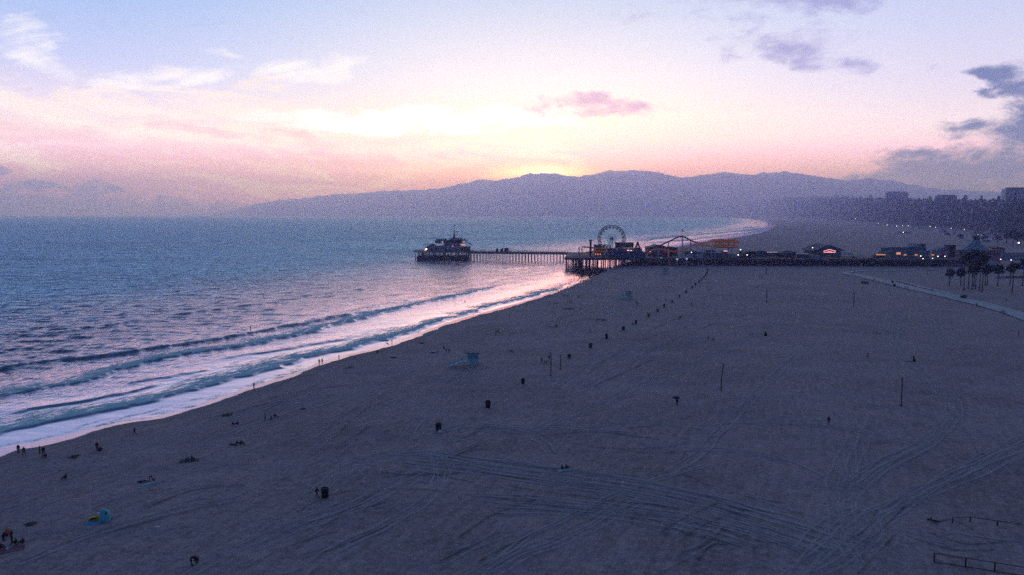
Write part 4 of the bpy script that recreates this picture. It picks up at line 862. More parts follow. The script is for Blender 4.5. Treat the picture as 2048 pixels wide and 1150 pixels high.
MB().lathe([(2.6, h1 + 8.6), (2.6, h1 + 12)], 10).build('cupola', dkgreen, t_); MB().lathe([(3.3, h1 + 12), (1.2, h1 + 13.2), (.1, h1 + 14.5)], 10).build('cupola_roof', teal, t_); MB().box(-20.6, 18.6, -8.5, 14.5, h1 - .5, h1 - .02).build('eave', darkm, t_)
for k in range(10): MB().box(-18.6 + k * 3.7, -16.4 + k * 3.7, -8.12, -8.0, h1 - 5, h1 - 1.6).build('window', glass, t_)
MB().prism([(-8.3, h1 - 4.4), (-3.8, h1 - 4.4), (-4.2, h1 - 1.4), (-8, h1 - 1.8)], -8.4, -8.15).build('lit_sign', glow('violet_sign', (.75, .6, 1), .75), t_)
t_ = thing('arched_building', 'low pink building with a row of arches and teal flat roof below the pier end', 'building', (W(1908, 640), 634, ground(W(1908, 640), 634))); bz = t_.location.z; h1 = HZ(528, 634, bz)
MB().box(-10, 12, 0, 10, 0, h1).build('hall', pink, t_); MB().box(-11, 13, -.8, 10.6, h1, h1 + 2.6).build('roof', teal, t_)
for k in range(8): MB().prism([(-8 + k * 2.2, 1.6), (-6.6 + k * 2.2, 1.6), (-6.6 + k * 2.2, 3.4), (-7.3 + k * 2.2, 4.1), (-8 + k * 2.2, 3.4)], -.08, .02).build('arch', darkm, t_)
t_ = thing('dome_awning', 'pale rounded awning right of the tent roofed carousel house', 'awning', (W(1986, 640), 640, ground(W(1986, 640), 640))); bz = t_.location.z; h1 = HZ(527, 640, bz)
MB().prism([(-5 * math.cos(a), h1 + 2.2 * math.sin(a)) for a in np.linspace(0, math.pi, 11)], 0, 6).build('cover', mat('tent_cloth', (0, 0, 0)), t_)
for x in (-4.6, 4.6): MB().box(x - .12, x + .12, .1, .34, 0, h1).build('post', steel, t_)
t_, hw, h = B('beach_cafe', 'dark flat cafe building behind the palms at the right edge', 'building', 1990, 2052, 534, 548, 600, 10, darkm, None, 2.0); flat(t_, hw, h, 10, mat('slate_roof', (0, 0, 0)), .6, .5)
for k in range(5): MB().box(-hw * .8 + k * 3.1, -hw * .8 + 1.4 + k * 3.1, -.2, -.02, .5, 1.1).build('lit_window', glow('cool_window', (.8, .85, 1), .9), t_)
t_, hw, h = B('town_block', 'terracotta roofed block right of the carousel house', 'building', 1980, 2010, 497, 516, 730, 12, pink, None, 2.0); gable(t_, hw, h, 2, 12, mat('terracotta', (.22, .07, .06), .7)); wins(t_, hw, h - 4, h - 2, 5, glass); wins(t_, hw, h - 8, h - 6, 5, glass)
t_, hw, h = B('town_block', 'pale blue block behind the palms at the right picture edge', 'building', 2006, 2060, 506, 528, 720, 14, plaster, None, 2.0); flat(t_, hw, h, 14, teal); wins(t_, hw, h - 4, h - 2, 8, glass); wins(t_, hw, h - 8, h - 6, 8, glass)
t_, hw, h = B('restroom_block', 'small pale hut on the sand under the pier wall', 'hut', 1710, 1722, 534.5, 538.5, 634, 3, plaster, None, ground(W(1716, 634), 634)); flat(t_, hw, h, 3, white, .3, .2); MB().box(hw + .2, hw + 1.4, -.3, 1, 0, 2.4).build('yellow_panel', mat('yellow_paint', (.6, .34, .04), .6), t_)
t_ = thing('covered_stand', 'small pink roofed open stand on the sand near the arches', 'stand', at(1866, 550)); MB().prism([(-5.5, 3.3), (5, 4.0), (5, 4.3), (-5.5, 3.7)], -2, 2).build('roof', mat('stall_roof', (0, 0, 0)), t_)
for x in (-5, -2.2, 4.4): MB().box(x - .14, x + .14, -1.8, -1.5, -.2, 3.5).build('post', m_post, t_)

# ------------------------------------------------------------------ cars
def make_car(lab, loc, rz, m_, group):
    c = thing('parked_car', lab, 'car', loc, rz, group)
    MB().prism([(-2.2, .35), (2.2, .35), (2.25, .75), (1.9, .95), (-2.0, 1.0), (-2.25, .8)], -.88, .88).build('body', m_, c)
    MB().prism([(-1.9, .98), (1.0, .94), (.45, 1.45), (-1.35, 1.47)], -.76, .76).build('cabin', glass, c)
    MB().prism([(-1.34, 1.475), (.45, 1.455), (.4, 1.52), (-1.25, 1.53)], -.72, .72).build('roof', m_, c)
    for x in (-1.4, 1.4):
        for y in (-.8, .8): w_ = MB().tube([(x, y - .11, .33), (x, y + .11, .33)], .33, 12).build('wheel', darkm, c); MB().tube([(x, y - .125, .33), (x, y + .125, .33)], .17, 8).build('rim', steel, w_)
    for y in (-.6, .6): MB().box(2.2, 2.27, y - .17, y + .17, .62, .78).build('headlight', white, c); MB().box(-2.28, -2.2, y - .17, y + .17, .7, .82).build('tail_light', red, c)
    return c
carw = mat('car_silver', (.45, .5, .55), .3, .05); card = mat('car_dark', (.02, .025, .03), .3, .1); carr = mat('car_red', (.25, .03, .04), .3, .1)
CARS = [(1545, 519, DECK, card, 'dark car parked left of the orange barrel'), (1603, 520, DECK, carw, 'silver car parked just right of the orange barrel'), (1652, 521, DECK, carw, 'lone silver car near the rail below the neon sign'), (1706, 516, DECK, carr, 'red car parked right of the pale tent canopy'), (1728, 517, DECK, carw, 'silver car parked between the tents and the orange lit stand'), (1742, 519, DECK, card, 'dark car next to the orange lit stand'), (1765, 521, DECK, carr, 'red car near the rail below the orange lit stand'), (1826, 523, DECK, card, 'dark car at the rail in front of the teal restaurant'),
        (1996, 556.5, 0, carw, 'silver car in the lot behind the left half of the palms'), (2004, 556, 0, carw, 'pale car just right of the silver one behind the palms'), (2017, 556, 0, card, 'dark car in the middle of the lot behind the palms'), (2030, 556, 0, carr, 'red car in the lot near the right edge'), (2041, 556, 0, card, 'dark car at the right end of the palm lot')]
cproto = {}
for px, py, z, m_, lab in CARS:
    p = onz(px, py, z) if z else at(px, py); g = 'cars parked on the pier' if z else 'cars parked behind the palms'; k = m_.name; rz = 0.2 if z else 0.0
    p.z = z or p.z
    if k in cproto: dup(cproto[k], lab, p, rz + rng.uniform(-.2, .2), g)
    else: cproto[k] = make_car(lab, p, rz, m_, g)

# ================================================================== bluff, woodland, hotels, houses
BL = [(1440, 433.0), (1500, 433.8), (1560, 435), (1620, 437), (1700, 441), (1760, 446), (1820, 451), (1900, 457), (1975, 463), (2048, 473), (2200, 500), (2340, 520)]
BT = [(1440, 414), (1490, 409), (1530, 406), (1570, 404), (1620, 402), (1700, 404), (1800, 407), (1900, 410), (2000, 412), (2060, 414), (2200, 416), (2340, 416)]
bpx = np.concatenate([np.arange(1440, 1700, 4.0), np.arange(1700, 2340, 6.0)])
bD = np.array([onz(x, np.interp(x, *zip(*BL)), 2.0).y for x in bpx]); btop = np.array([pt(x, np.interp(x, *zip(*BT)), dd + 60).z for x, dd in zip(bpx, bD)])
def bluff_pt(px, v):                                   # v: 0 at the foot, 1 on the edge, up to 3 back on the plateau
    d0 = np.interp(px, bpx, bD); h = np.interp(px, bpx, btop); wslope = 0.035 * d0 + 25
    D_ = d0 + wslope * np.minimum(v, 1) + np.maximum(v - 1, 0) * (0.12 * d0 + 90)
    gul = (vnoise(px * 1.0, v * 0 + 3.0, 9.0, 41) - .5) * .5 + (vnoise(px, v * 6, 3.0, 42) - .5) * .3
    z = 1.5 + (h - 1.5) * np.clip(v + gul * v * (1 - v) * 1.6, 0, 1)
    return (px - 1024) / F * D_, D_, z
vv = np.array([-.05, .1, .22, .34, .46, .58, .7, .82, .92, 1.0, 1.2, 1.6, 2.2, 3.0])
PXg, Vg = np.meshgrid(bpx, vv); Xb, Yb, Zb = bluff_pt(PXg, np.maximum(Vg, 0)); Zb = np.where(Vg < 0, -1, Zb)
me = grid_mesh('bluff', Xb, Yb, Zb, np.ones_like(Xb, bool))
m = bpy.data.materials.new('bluff_earth'); m.use_nodes = True; t = m.node_tree; b = t.nodes['Principled BSDF']
t.links.new(ramp(t, noise(t, wpos(t), 0.03, 6, 0.7), [(0.35, (0.02, 0.035, 0.025)), (0.62, (0.07, 0.075, 0.055)), (0.75, (0.20, 0.16, 0.12))]).o, b.inputs['Base Color']); b.inputs['Roughness'].default_value = .95; b.inputs['Specular IOR Level'].default_value = .1
tag(mkobj('bluff', me, m), kind='structure')
def leafmat(name, c0, c1, sc_):
    m = bpy.data.materials.new(name); m.use_nodes = True; t = m.node_tree; b = t.nodes['Principled BSDF']
    t.links.new(ramp(t, noise(t, wpos(t), sc_, 3, 0.6), [(0.3, c0), (0.7, c1)]).o, b.inputs['Base Color']); b.inputs['Roughness'].default_value = .8; b.inputs['Specular IOR Level'].default_value = .15; return m
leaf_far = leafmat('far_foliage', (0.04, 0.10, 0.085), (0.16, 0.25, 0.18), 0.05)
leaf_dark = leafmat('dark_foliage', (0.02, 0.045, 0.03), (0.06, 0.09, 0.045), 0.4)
N = 24000
lp_ = rng.uniform(1450, 2330, N) ; lv = np.where(rng.random(N) < .62, rng.uniform(0.02, 1.0, N) ** .8, 1 + rng.random(N) ** 1.5 * 1.3)
lx, ly, lz = bluff_pt(lp_, lv); sz = (1.2 + ly * 0.0011) * rng.uniform(.6, 1.5, N); hgt_ = rng.random(N) ** 1.6 * (4 + ly * 0.0035) * np.where(lv > .8, 1.5, .8)
hgt_ *= 1 + 0.8 * np.clip((vnoise(lp_, lp_ * 0, 5.0, 61) - .6) * 3, 0, 1) * (lv > .75)
keep = vnoise(lx, ly, 22, 60) > .30
lx, ly, lz, sz, hgt_ = lx[keep], ly[keep], lz[keep], sz[keep], hgt_[keep]; N = len(lx)
c = np.stack([lx, ly, lz + hgt_], -1); a1 = rng.normal(size=(N, 3)); a1 /= np.linalg.norm(a1, axis=1)[:, None]; a2 = np.cross(a1, rng.normal(size=(N, 3))); a2 /= np.linalg.norm(a2, axis=1)[:, None]
V4 = np.stack([c - a1 * sz[:, None] - a2 * sz[:, None] * .5, c + a1 * sz[:, None] - a2 * sz[:, None] * .5, c + a1 * sz[:, None] * .7 + a2 * sz[:, None] * .7, c - a1 * sz[:, None] * .6 + a2 * sz[:, None] * .7], 1).reshape(-1, 3)
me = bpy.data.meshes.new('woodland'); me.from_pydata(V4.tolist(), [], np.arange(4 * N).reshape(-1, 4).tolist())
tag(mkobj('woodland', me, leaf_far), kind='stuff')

def crown(d, c, r, n, rr, sq=1.0):
    for _ in range(n):
        q = rng.normal(size=3); q /= np.linalg.norm(q); q *= r * rng.random() ** .4; q[2] *= sq
        p = np.array(c) + q; u = rng.normal(size=3); u /= np.linalg.norm(u); w_ = np.cross(u, rng.normal(size=3)); w_ /= np.linalg.norm(w_); s_ = rr * rng.uniform(.6, 1.4)
        d.add([p - u * s_, p - w_ * s_ * .5, p + u * s_, p + w_ * s_ * .6], [(0, 1, 2, 3)])
def broad_tree(lab, loc, h, r, group):
    o = thing('broadleaf_tree', lab, 'tree', loc, 0, group); d = MB(); d.tube([(0, 0, -1), (.1, 0, h * .35), (-.1, .1, h * .7)], [.05 * h, .035 * h, .015 * h], 6)
    for k in range(5):
        a = k * 1.26 + rng.random(); d.tube([(0, 0, h * (.35 + .05 * k)), (r * .6 * math.cos(a), r * .6 * math.sin(a), h * (.6 + .05 * k))], [.02 * h, .008 * h], 4)
    d.build('trunk', wood, o); d = MB()
    for k in range(9): q = rng.normal(size=3) * r * .45; crown(d, (q[0], q[1], h * .72 + q[2] * .6), r * .5, 60, r * .15, .8)
    d.build('crown', leaf_dark, o); return o
TREES = [(2013, 487, 17, 'first dark broad tree from the left behind the palms'), (2026, 489, 20, 'second dark broad tree behind the palms, a tall one'), (2040, 490, 18, 'dark broad tree at the right edge behind the palms'), (1995, 486, 12, 'small dark tree right of the tent roof'), (1890, 470, 9, 'small bushy tree between the coast houses, leftmost'), (1922, 478, 10, 'round dark tree left of the tent roof cupola'), (1966, 484, 11, 'dark tree right of the tent roof cupola'), (1981, 470, 12, 'dark tree at the back of the coast houses')]
for px, py, h, lab in TREES: p = at(px, py); broad_tree(lab, (p.x, p.y, p.z), h, h * .42, 'broad trees behind the beach')
def hotel(lab, px0, px1, y0, y1, D_, floors, bays, m_, kind):
    x0, x1 = W(px0, D_), W(px1, D_); zt, zb = pt(1024, y0, D_).z, pt(1024, y1, D_).z; o = thing('hotel_block', lab, 'building', ((x0 + x1) / 2, D_, zb)); hw = (x1 - x0) / 2; h = zt - zb
    MB().box(-hw, hw, 0, 16, -14, h).build('tower', m_, o); MB().box(-hw * .8, hw * .86, 1, 15, h, h + h * .09).build('penthouse', darkm, o)
    for k in range(bays):
        c0 = -hw + (k + .5) * 2 * hw / bays
        if kind and k % 3 == 2: MB().box(c0 - hw / bays * .8, c0 + hw / bays * .8, -.5, -.02, 0, h - .5).build('dark_bay', dkgreen, o); continue
        d = MB()
        for f_ in range(floors): d.box(c0 - hw / bays * .78, c0 + hw / bays * .78, -.16, -.02, h * (f_ + .25) / floors, h * (f_ + .72) / floors)
        d.build('window', glass, o)
        if kind:
            d = MB()
            for f_ in range(floors): d.box(c0 - hw / bays * .9, c0 + hw / bays * .9, -1.3, -.18, h * f_ / floors, h * (f_ + .12) / floors)
            d.build('balcony', white, o)
    return o
hotel('pale high rise hotel with balconies on the bluff at the right edge', 2004, 2068, 378, 414, 1840, 8, 8, mat('hotel_pale', (.70, .74, .78), .8), 1)
hotel('wide hazy block standing furthest along the bluff top', 1768, 1811, 385, 408, 3900, 9, 12, mat('hotel_grey', (.16, .24, .28), .8), 0)
hotel('low dim block on the bluff between the two taller ones', 1869, 1908, 391.5, 412, 2640, 5, 10, mat('hotel_grey', (0, 0, 0)), 0)
ORD = ['first', 'second', 'third', 'fourth', 'fifth', 'sixth', 'seventh', 'eighth', 'ninth', 'tenth', 'eleventh', 'twelfth', 'thirteenth', 'fourteenth', 'fifteenth', 'sixteenth', 'seventeenth', 'eighteenth', 'nineteenth', 'twentieth', 'twenty first', 'twenty second', 'twenty third', 'twenty fourth', 'twenty fifth', 'twenty sixth', 'twenty seventh', 'twenty eighth']
HS = [(1721, 446, 8, 3, 0), (1756, 451, 10, 3, 1), (1778, 454, 9, 3, 2), (1828, 457, 8, 3, 1), (1842, 458, 12, 3, 0), (1858, 461, 9, 3, 1), (1886, 465, 22, 5, 0), (1897, 470, 8, 4, 3), (1909, 470, 7, 5, 1), (1917, 474, 7, 5, 2), (1925, 477, 6, 5, 3), (1933, 472, 8, 6, 0), (1937, 482, 6, 4, 1), (1946, 475, 8, 6, 1), (1956, 468, 14, 6, 4), (1963, 479, 7, 5, 2), (1972, 474, 12, 6, 0), (1975, 484, 9, 4, 3), (1985, 465, 9, 7, 1), (1988, 480, 10, 5, 0), (1998, 476, 9, 6, 4)]
hm = [mat('house_white', (.80, .84, .86), .8), mat('house_blue', (.45, .60, .66), .8), mat('house_tan', (.58, .50, .44), .8), mat('house_dark', (.06, .09, .10), .8), pink]; hn = ['white', 'blue grey', 'tan', 'dark', 'pink']
for i, (px, py, w_, h, k) in enumerate(HS):
    p = at(px, py); s_ = p.y / 1000; hw = w_ * .5 * p.y / 1500; hh = h * p.y / 1500; gab = i % 3 == 0
    o = thing('beach_house', '%s %s roofed house, %s from the left in the coast row' % (hn[k], 'gable' if gab else 'flat', ORD[i]), 'house', p, rng.uniform(-.2, .2), 'coast houses under the bluff'); dp = min(hw * 1.6, 16)
    MB().box(-hw, hw, 0, dp, -1, hh).build('wall', hm[k], o)
    (gable(o, hw, hh, hh * .3, dp, MATS['house_blue'], .3) if gab else flat(o, hw, hh, dp, hm[(k + 3) % 5], .3, .4)); n = 3 if hw < 8 else 6; wins(o, hw, hh * .62, hh * .84, n, glass, .3); wins(o, hw, hh * .14, hh * .38, n, glass, .3)
HH = [(1572, .55), (1618, .8), (1655, .4), (1690, .9), (1722, .6), (1748, .97), (1790, .5), (1822, .98), (1846, .72), (1862, .99), (1893, .42), (1918, .99), (1940, .66), (1958, .98), (1980, .5), (1992, .99), (2030, .6)]
for i, (px, v) in enumerate(HH):
    x, y, z = (float(q[0]) for q in bluff_pt(np.array([float(px)]), np.array([v]))); hw = (3 + 3 * rng.random()) * y / 1500 * .9; hh = (2.6 + 2.4 * rng.random()) * y / 1500; k = (i * 3 + 1) % 5
    o = thing('hill_house', '%s house half hidden in the bluff trees, %s from the left' % (hn[k], ORD[i]), 'house', (x, y - 8, z + .004 * y * .6), rng.uniform(-.3, .3), 'houses on the wooded bluff')
    MB().box(-hw, hw, 0, hw, -hh, hh).build('wall', hm[k], o); (gable(o, hw, hh, hh * .35, hw, MATS['house_blue'], .4) if i % 2 else flat(o, hw, hh, hw, hm[0], .4, .5)); wins(o, hw, hh * .3, hh * .7, 3, glass, .3)
o = thing('beach_pavilion', 'isolated dark pavilion with one lit lamp on the far sand', 'pavilion', at(1812, 468)); k = o.location.y / 1500
MB().box(-12 * k, 12 * k, 0, 9, 2.6, 4.6).build('roof', darkm, o); MB().ball((-6 * k, -.6, 3.8), .9).build('lamp', lampw, o)
for j in range(6): MB().box((-11 + j * 4.2) * k, (-10 + j * 4.2) * k, .5, 1.5, -.5, 2.6).build('pillar', darkm, o)
road = MB(); road.add(*strip_mesh([(2200, 506), (2048, 478), (1985, 467), (1925, 461), (1870, 456.5), (1800, 451), (1740, 445.5), (1680, 441)], 10, .3, 6)); tag(road.build('coast_road', mat('asphalt', (.05, .055, .06), .8)), kind='structure')
SL = [(1711, 437, 0), (1756, 446.5, 0), (1774, 450, 0), (1793, 452, 0), (1805, 451, 0), (1816, 451.5, 0), (1860, 452.6, 0), (1871, 454.5, 0), (1902, 456.5, 0), (1923, 470, 1), (1928.5, 459, 0), (1938, 478, 1), (1955, 469, 0), (2015, 457, 1), (1987, 421, 2)]
slp = {}
for i, (px, py, k) in enumerate(SL):
    lab = ['white street lamp lit along the coast road, %s from the left', 'orange lit lamp among the coast houses, %s lamp from the left', 'green traffic light glowing high among the bluff trees%s'][k] % (ORD[i] if k < 2 else '')
    if k == 2: base = Vector([float(q[0]) for q in bluff_pt(np.array([1987.0]), np.array([.72]))])
    else: base = at(px, py + 6)
    top = pt(px, py, base.y).z - base.z; r_ = base.y * .0009
    o = thing('traffic_light' if k == 2 else 'street_lamp', lab, 'traffic light' if k == 2 else 'street lamp', base, 0, None if k == 2 else 'street lamps along the coast'); MB().tube([(0, 0, -1), (0, 0, top)], .14, 5).build('pole', darkm, o)
    MB().box(-.7, .7, -.1, .1, top, top + .15).build('arm', darkm, o); MB().ball((0, 0, top - .1), max(r_ * .42, .4)).build('lamp', [lampw, lampo, lampg][k], o)

# ================================================================== palms
def palm(lab, px, py, cy0, cy1):
    p = at(px, py); D_ = p.y; zc = pt(px, (cy0 + cy1) / 2, D_).z - p.z; r = max((cy1 - cy0) / 2 * D_ / F, 2.4) * 1.25
    o = thing('palm_tree', lab, 'palm tree', p, rng.uniform(0, 6), 'fan palms by the beach path'); lean = rng.uniform(-.35, .35)
    MB().tube([(0, 0, -.4), (lean * .4, 0, zc * .35), (lean * .8, 0, zc * .7), (lean, 0, zc)], [.36, .24, .21, .26], 8).build('trunk', mat('palm_bark', (.06, .05, .045), .9, .4, 2), o)
    d = MB(); c0 = np.array((lean, 0, zc + .1))
    for k in range(54):
        a = rng.uniform(0, 6.28); e = math.asin(rng.uniform(-.75, 1)); L_ = r * rng.uniform(.5, 1.0); st_ = c0 + L_ * .42 * np.array((math.cos(a) * math.cos(e), math.sin(a) * math.cos(e), math.sin(e)))
        d.tube([c0, st_], .03, 3, False); u = np.array((math.cos(a) * math.cos(e), math.sin(a) * math.cos(e), math.sin(e))); v_ = np.array((-math.sin(a), math.cos(a), 0)); 
        for q in range(7):                             # a fan of narrow drooping blades
            b_ = (q - 3) / 3 * 1.15; dr = u * math.cos(b_) + v_ * math.sin(b_); tip = st_ + dr * L_ * .6 + np.array((0, 0, -.22 * L_ * abs(b_))); mid_ = st_ + dr * L_ * .3; nrm = np.cross(dr, u + 1e-3); nrm = nrm / (np.linalg.norm(nrm) + 1e-6); sd = np.cross(nrm, dr) * 0.10 * r
            d.add([st_, mid_ - sd, tip, mid_ + sd], [(0, 1, 2, 3)])
    d.build('crown', leaf_dark, o)
    d = MB()
    for k in range(22):                                # the skirt of dead fronds
        a = rng.uniform(0, 6.28); z_ = zc - rng.uniform(0, r * .8); d.add([(lean, 0, z_), (lean + math.cos(a - .25) * .7, math.sin(a - .25) * .7, z_ - .7), (lean + math.cos(a) * .55, math.sin(a) * .55, z_ - 1.5), (lean + math.cos(a + .25) * .7, math.sin(a + .25) * .7, z_ - .7)], [(0, 1, 2, 3)])
    d.build('dead_frond_skirt', mat('dead_frond', (.07, .055, .04), .9), o)
PALMS = [(1898.5, 571.5, 536, 555, 'lone leftmost fan palm with a low round crown'), (1921.5, 571.5, 534, 555, 'second palm from the left with a narrow low crown'), (1927.5, 581, 508, 529, 'slim tall palm left of the thick central clump'), (1936.5, 577, 503, 523, 'tall palm third highest at the left of the clump'), (1944, 580, 530, 552, 'short stout palm in the middle of the clump'), (1947.5, 574, 498, 520, 'tallest palm of the clump, crown against the tent roof'), (1951, 578, 527, 548, 'short slim palm right of the stout middle one'),
         (1958.5, 582, 514, 534, 'leaning palm left of the right hand tall pair'), (1964, 583, 506, 527, 'tall palm with a wide crown right of the clump centre'), (1970, 571, 531, 551, 'low palm just right of the tall wide crowned one'), (1974.5, 571, 527, 547, 'thin palm at the right end of the clump'), (1995, 572.5, 527, 550, 'twin trunked looking palm standing between the clump and the edge'), (2019.5, 572, 529, 549, 'palm third from the right picture edge'), (2024, 586, 522, 543, 'nearer tall palm second from the right edge'), (2045, 572, 516, 538, 'palm at the right picture edge')]
for px, py, a, b_, lab in PALMS: palm(lab, px, py, a, b_)

# ================================================================== lifeguard huts
def hut(lab, loc, rz):
    o = thing('lifeguard_hut', lab, 'lifeguard hut', loc, rz, 'lifeguard huts on the sand'); hb_ = mat('lifeguard_blue', (.24, .56, .62), .6, .2, .8); rf_ = mat('lifeguard_roof', (.05, .13, .15), .7)
    MB().box(-.1, 3.0, -1.4, 1.4, 1.5, 3.9).build('cabin', hb_, o)
    MB().prism([(-1.2, 4.05), (3.5, 3.92), (3.5, 4.1), (-1.2, 4.25)], -1.9, 1.9).build('roof', rf_, o)
    MB().box(-1.5, 3.3, -1.6, 1.6, 1.3, 1.48).build('deck', hb_, o)
    d = MB(); d.prism([(-5.6, -.1), (-5.6, .1), (-1.52, 1.5), (-1.52, 1.3)], -.8, .8); d.build('ramp', hb_, o)
    d = MB()
    for y in (-.78, .78):
        d.tube([(-5.5, y, 1.05), (-1.5, y, 2.45)], .06, 4); d.tube([(-5.5, y, .6), (-1.5, y, 1.95)], .05, 4)
        for k in range(4): d.tube([(-5.4 + k * 1.3, y, .1 + k * .45), (-5.4 + k * 1.3, y, 1.1 + k * .45)], .05, 4)
    d.build('ramp_rail', hb_, o)
    for x in (-1.2, .9, 3.0):
        for y in (-1.3, 1.3): MB().box(x - .09, x + .09, y - .09, y + .09, -.3, 1.3).build('leg', hb_, o)
    d = MB()
    for y in (-1.42, 1.42): d.tube([(-1.2, y, .9), (.9, y, .05)], .08, 4); d.tube([(.9, y, .05), (3, y, 1.2)], .08, 4); d.tube([(.9, y, .9), (3.0, y, .0)], .08, 4)
    d.build('brace', hb_, o)
    for x in (.25, 1.7): MB().box(x, x + 1.05, -1.5, -1.402, 2.5, 3.4).build('shutter', mat('lifeguard_shutter', (.10, .30, .40), .6), o)
    MB().box(-.16, -.102, -.5, .4, 1.5, 3.3).build('door', darkm, o)
    d = MB(); d.tube([(3.25, -1.5, 1.5), (3.25, -1.5, 2.9), (3.25, 1.5, 2.9), (3.25, 1.5, 1.5)], .06, 4); d.tube([(-1.4, -1.5, 1.5), (-1.4, -1.5, 2.5), (0, -1.5, 2.5)], .06, 4); d.tube([(-1.4, 1.5, 1.5), (-1.4, 1.5, 2.5), (0, 1.5, 2.5)], .06, 4); d.build('deck_rail', white, o)
    return o
h0 = hut('nearest pale blue lifeguard hut with its ramp pointing at the sea', at(936, 732), 0.10)
dup(h0, 'middle lifeguard hut, faint teal, with strollers behind it', at(1252, 598), 0.06); dup(h0, 'furthest lifeguard hut, tiny, just below the pier posts', at(1328, 548), .1)

# ================================================================== bins, poles, litter
m_bin = mat('bin_dark', (.018, .014, .014), .6, .3, 2)
BINS = [(976, 815), (1046, 767.5), (1138.5, 717), (1180.5, 696), (1213, 677), (1247, 660.5), (1272, 647.5), (1297, 634), (1315, 623.5), (1328, 615), (1344, 605.5), (1359, 595), (1372, 586), (1384, 577.5), (1391, 571), (1398, 565.5), (1403, 561.5), (1408, 556), (1411, 551.5), (1414, 547), (1416, 542)]
def make_bin(lab, loc, group):
    o = thing('rubbish_bin', lab, 'bin', loc, rng.uniform(0, 6), group); MB().lathe([(.52, -.05), (.56, .3), (.64, 1.35), (.66, 1.4)], 14).build('drum', m_bin, o); MB().lathe([(.70, 1.4), (.70, 1.52), (.5, 1.62), (.46, 1.5)], 14).build('rim', m_bin, o)
    MB().box(-.8, .8, -.06, .06, 1.3, 1.42).build('handle', m_bin, o); return o
b0 = None
for i, (px, py) in enumerate(BINS):
    lab = 'dark rubbish bin on the sand, %s from the camera in the long row' % (ORD[i] if i else 'nearest')
    if b0 is None: b0 = make_bin(lab, at(px, py), 'row of rubbish bins running to the pier')
    else:
        q = dup(b0, lab, at(px, py), rng.uniform(0, 6)); s_ = rng.uniform(.85, 1.15); q.scale = (s_ * .85, s_ * .85, rng.uniform(.85, 1.05)); q.rotation_euler.x = rng.uniform(-.12, .12); q.rotation_euler.y = rng.uniform(-.1, .1)
dup(b0, 'dark overfull bin with a white bag spilling at its foot', at(877, 862), 1.0, 'lone rubbish bins'); o = thing('white_bag', 'white rubbish bag slumped against the dark bin', 'bag', at(879.5, 866)); MB().ball((0, 0, .25), .45, .35, .34, 10, 7).build('sack', white, o, True); MB().lathe([(.12, .5), (.06, .6), (.16, .72)], 8).build('knot', white, o)
dup(b0, 'fat dark bin beside the striding person in the foreground', at(650, 994.5), 2.0, 'lone rubbish bins', (.95, .95, .95))
for px, py, lab in ((1725, 567.5, 'dark bin left of the path bend, left one of three'), (1730, 568, 'dark bin left of the path bend, middle one of three'), (1735, 568, 'dark bin left of the path bend, right one of three'), (1785, 567, 'dark bin at the right edge of the path bend, upper one'), (1789, 573, 'dark bin at the right edge of the path, lower one')): dup(b0, lab, at(px, py), 0, 'bins along the path')
m_pole = mat('pole_dark', (.05, .025, .035), .6, .2)
POLES = [(1101.5, 751.5, 705, 'thick dark pole beside the two walkers and their dog'), (1121, 738.5, 711, 'thinner dark pole just right of the thick one'), (1442, 780.5, 727.5, 'tall dark pole standing alone in the middle of the sand'), (1802, 811, 756, 'tall dark pole nearest on the right among the tyre tracks'), (1707, 613, 584.5, 'reddish pole left of the path'), (1533, 606, 577.5, 'thin pole in the far middle of the sand'), (1532.5, 549, 536.5, 'faint short pole close to the pier wall')]
for px, py, ty, lab in POLES:
    p = at(px, py); h = pt(px, ty, p.y).z - p.z; o = thing('sand_pole', lab, 'pole', p, 0, 'poles standing in the sand'); k = p.y / 1500
    MB().tube([(0, 0, -.5), (.05, 0, h * .5), (0 if px != 1442 else .5, 0, h)], [max(.13, .8 * k)] * 3, 7).build('shaft', m_pole, o); MB().lathe([(max(.2, 1.0 * k), h - .1), (max(.2, 1.0 * k), h + .1)], 7).build('cap', m_pole, o); MB().lathe([(.4, -.1), (.3, .15)], 8).build('footing', m_pole, o)
for px, py, lab in ((1844, 801, 'white scrap of litter right of the nearest pole'), (1245, 966, 'tiny white scrap in the tyre tracks, centre foreground'), (313, 1055, 'white scrap of litter in the left foreground'), (1318, 701, 'pale blue scrap of litter far out on the sand')):
    p = at(px, py); o = tag(MB().add([(-.35, -.1, .04), (.3, -.2, .1), (.4, .15, .05), (.0, .25, .16), (-.3, .2, .06), (0, 0, .2)], [(0, 1, 5), (1, 2, 5), (2, 3, 5), (3, 4, 5), (4, 0, 5)]).build('litter', white), lab, 'litter', 'scraps of litter'); o.location = p
KELP = [(149, 913, 1.6, 'dark kelp strand near the waterline, far left'), (61, 1048, 1.3, 'small dark kelp patch in the left foreground'), (1136, 618, 5, 'long dark kelp mound below the waterline crowd'), (1203, 640, 4.5, 'dark kelp patch left of the bin row'), (788, 715, 1.9, 'dark kelp heap by the water, left of the nearest lifeguard hut'), (606, 818, 1.2, 'kelp lump right of the two standing people'), (1112, 607, 2.5, 'low kelp strand beside a lone walker'), (845, 686, 2.5, 'thin kelp line above the lifeguard hut'), (700, 735, 2.2, 'kelp strand along the wet edge, left centre'), (455, 830, 2, 'kelp strand left of the standing pair')]
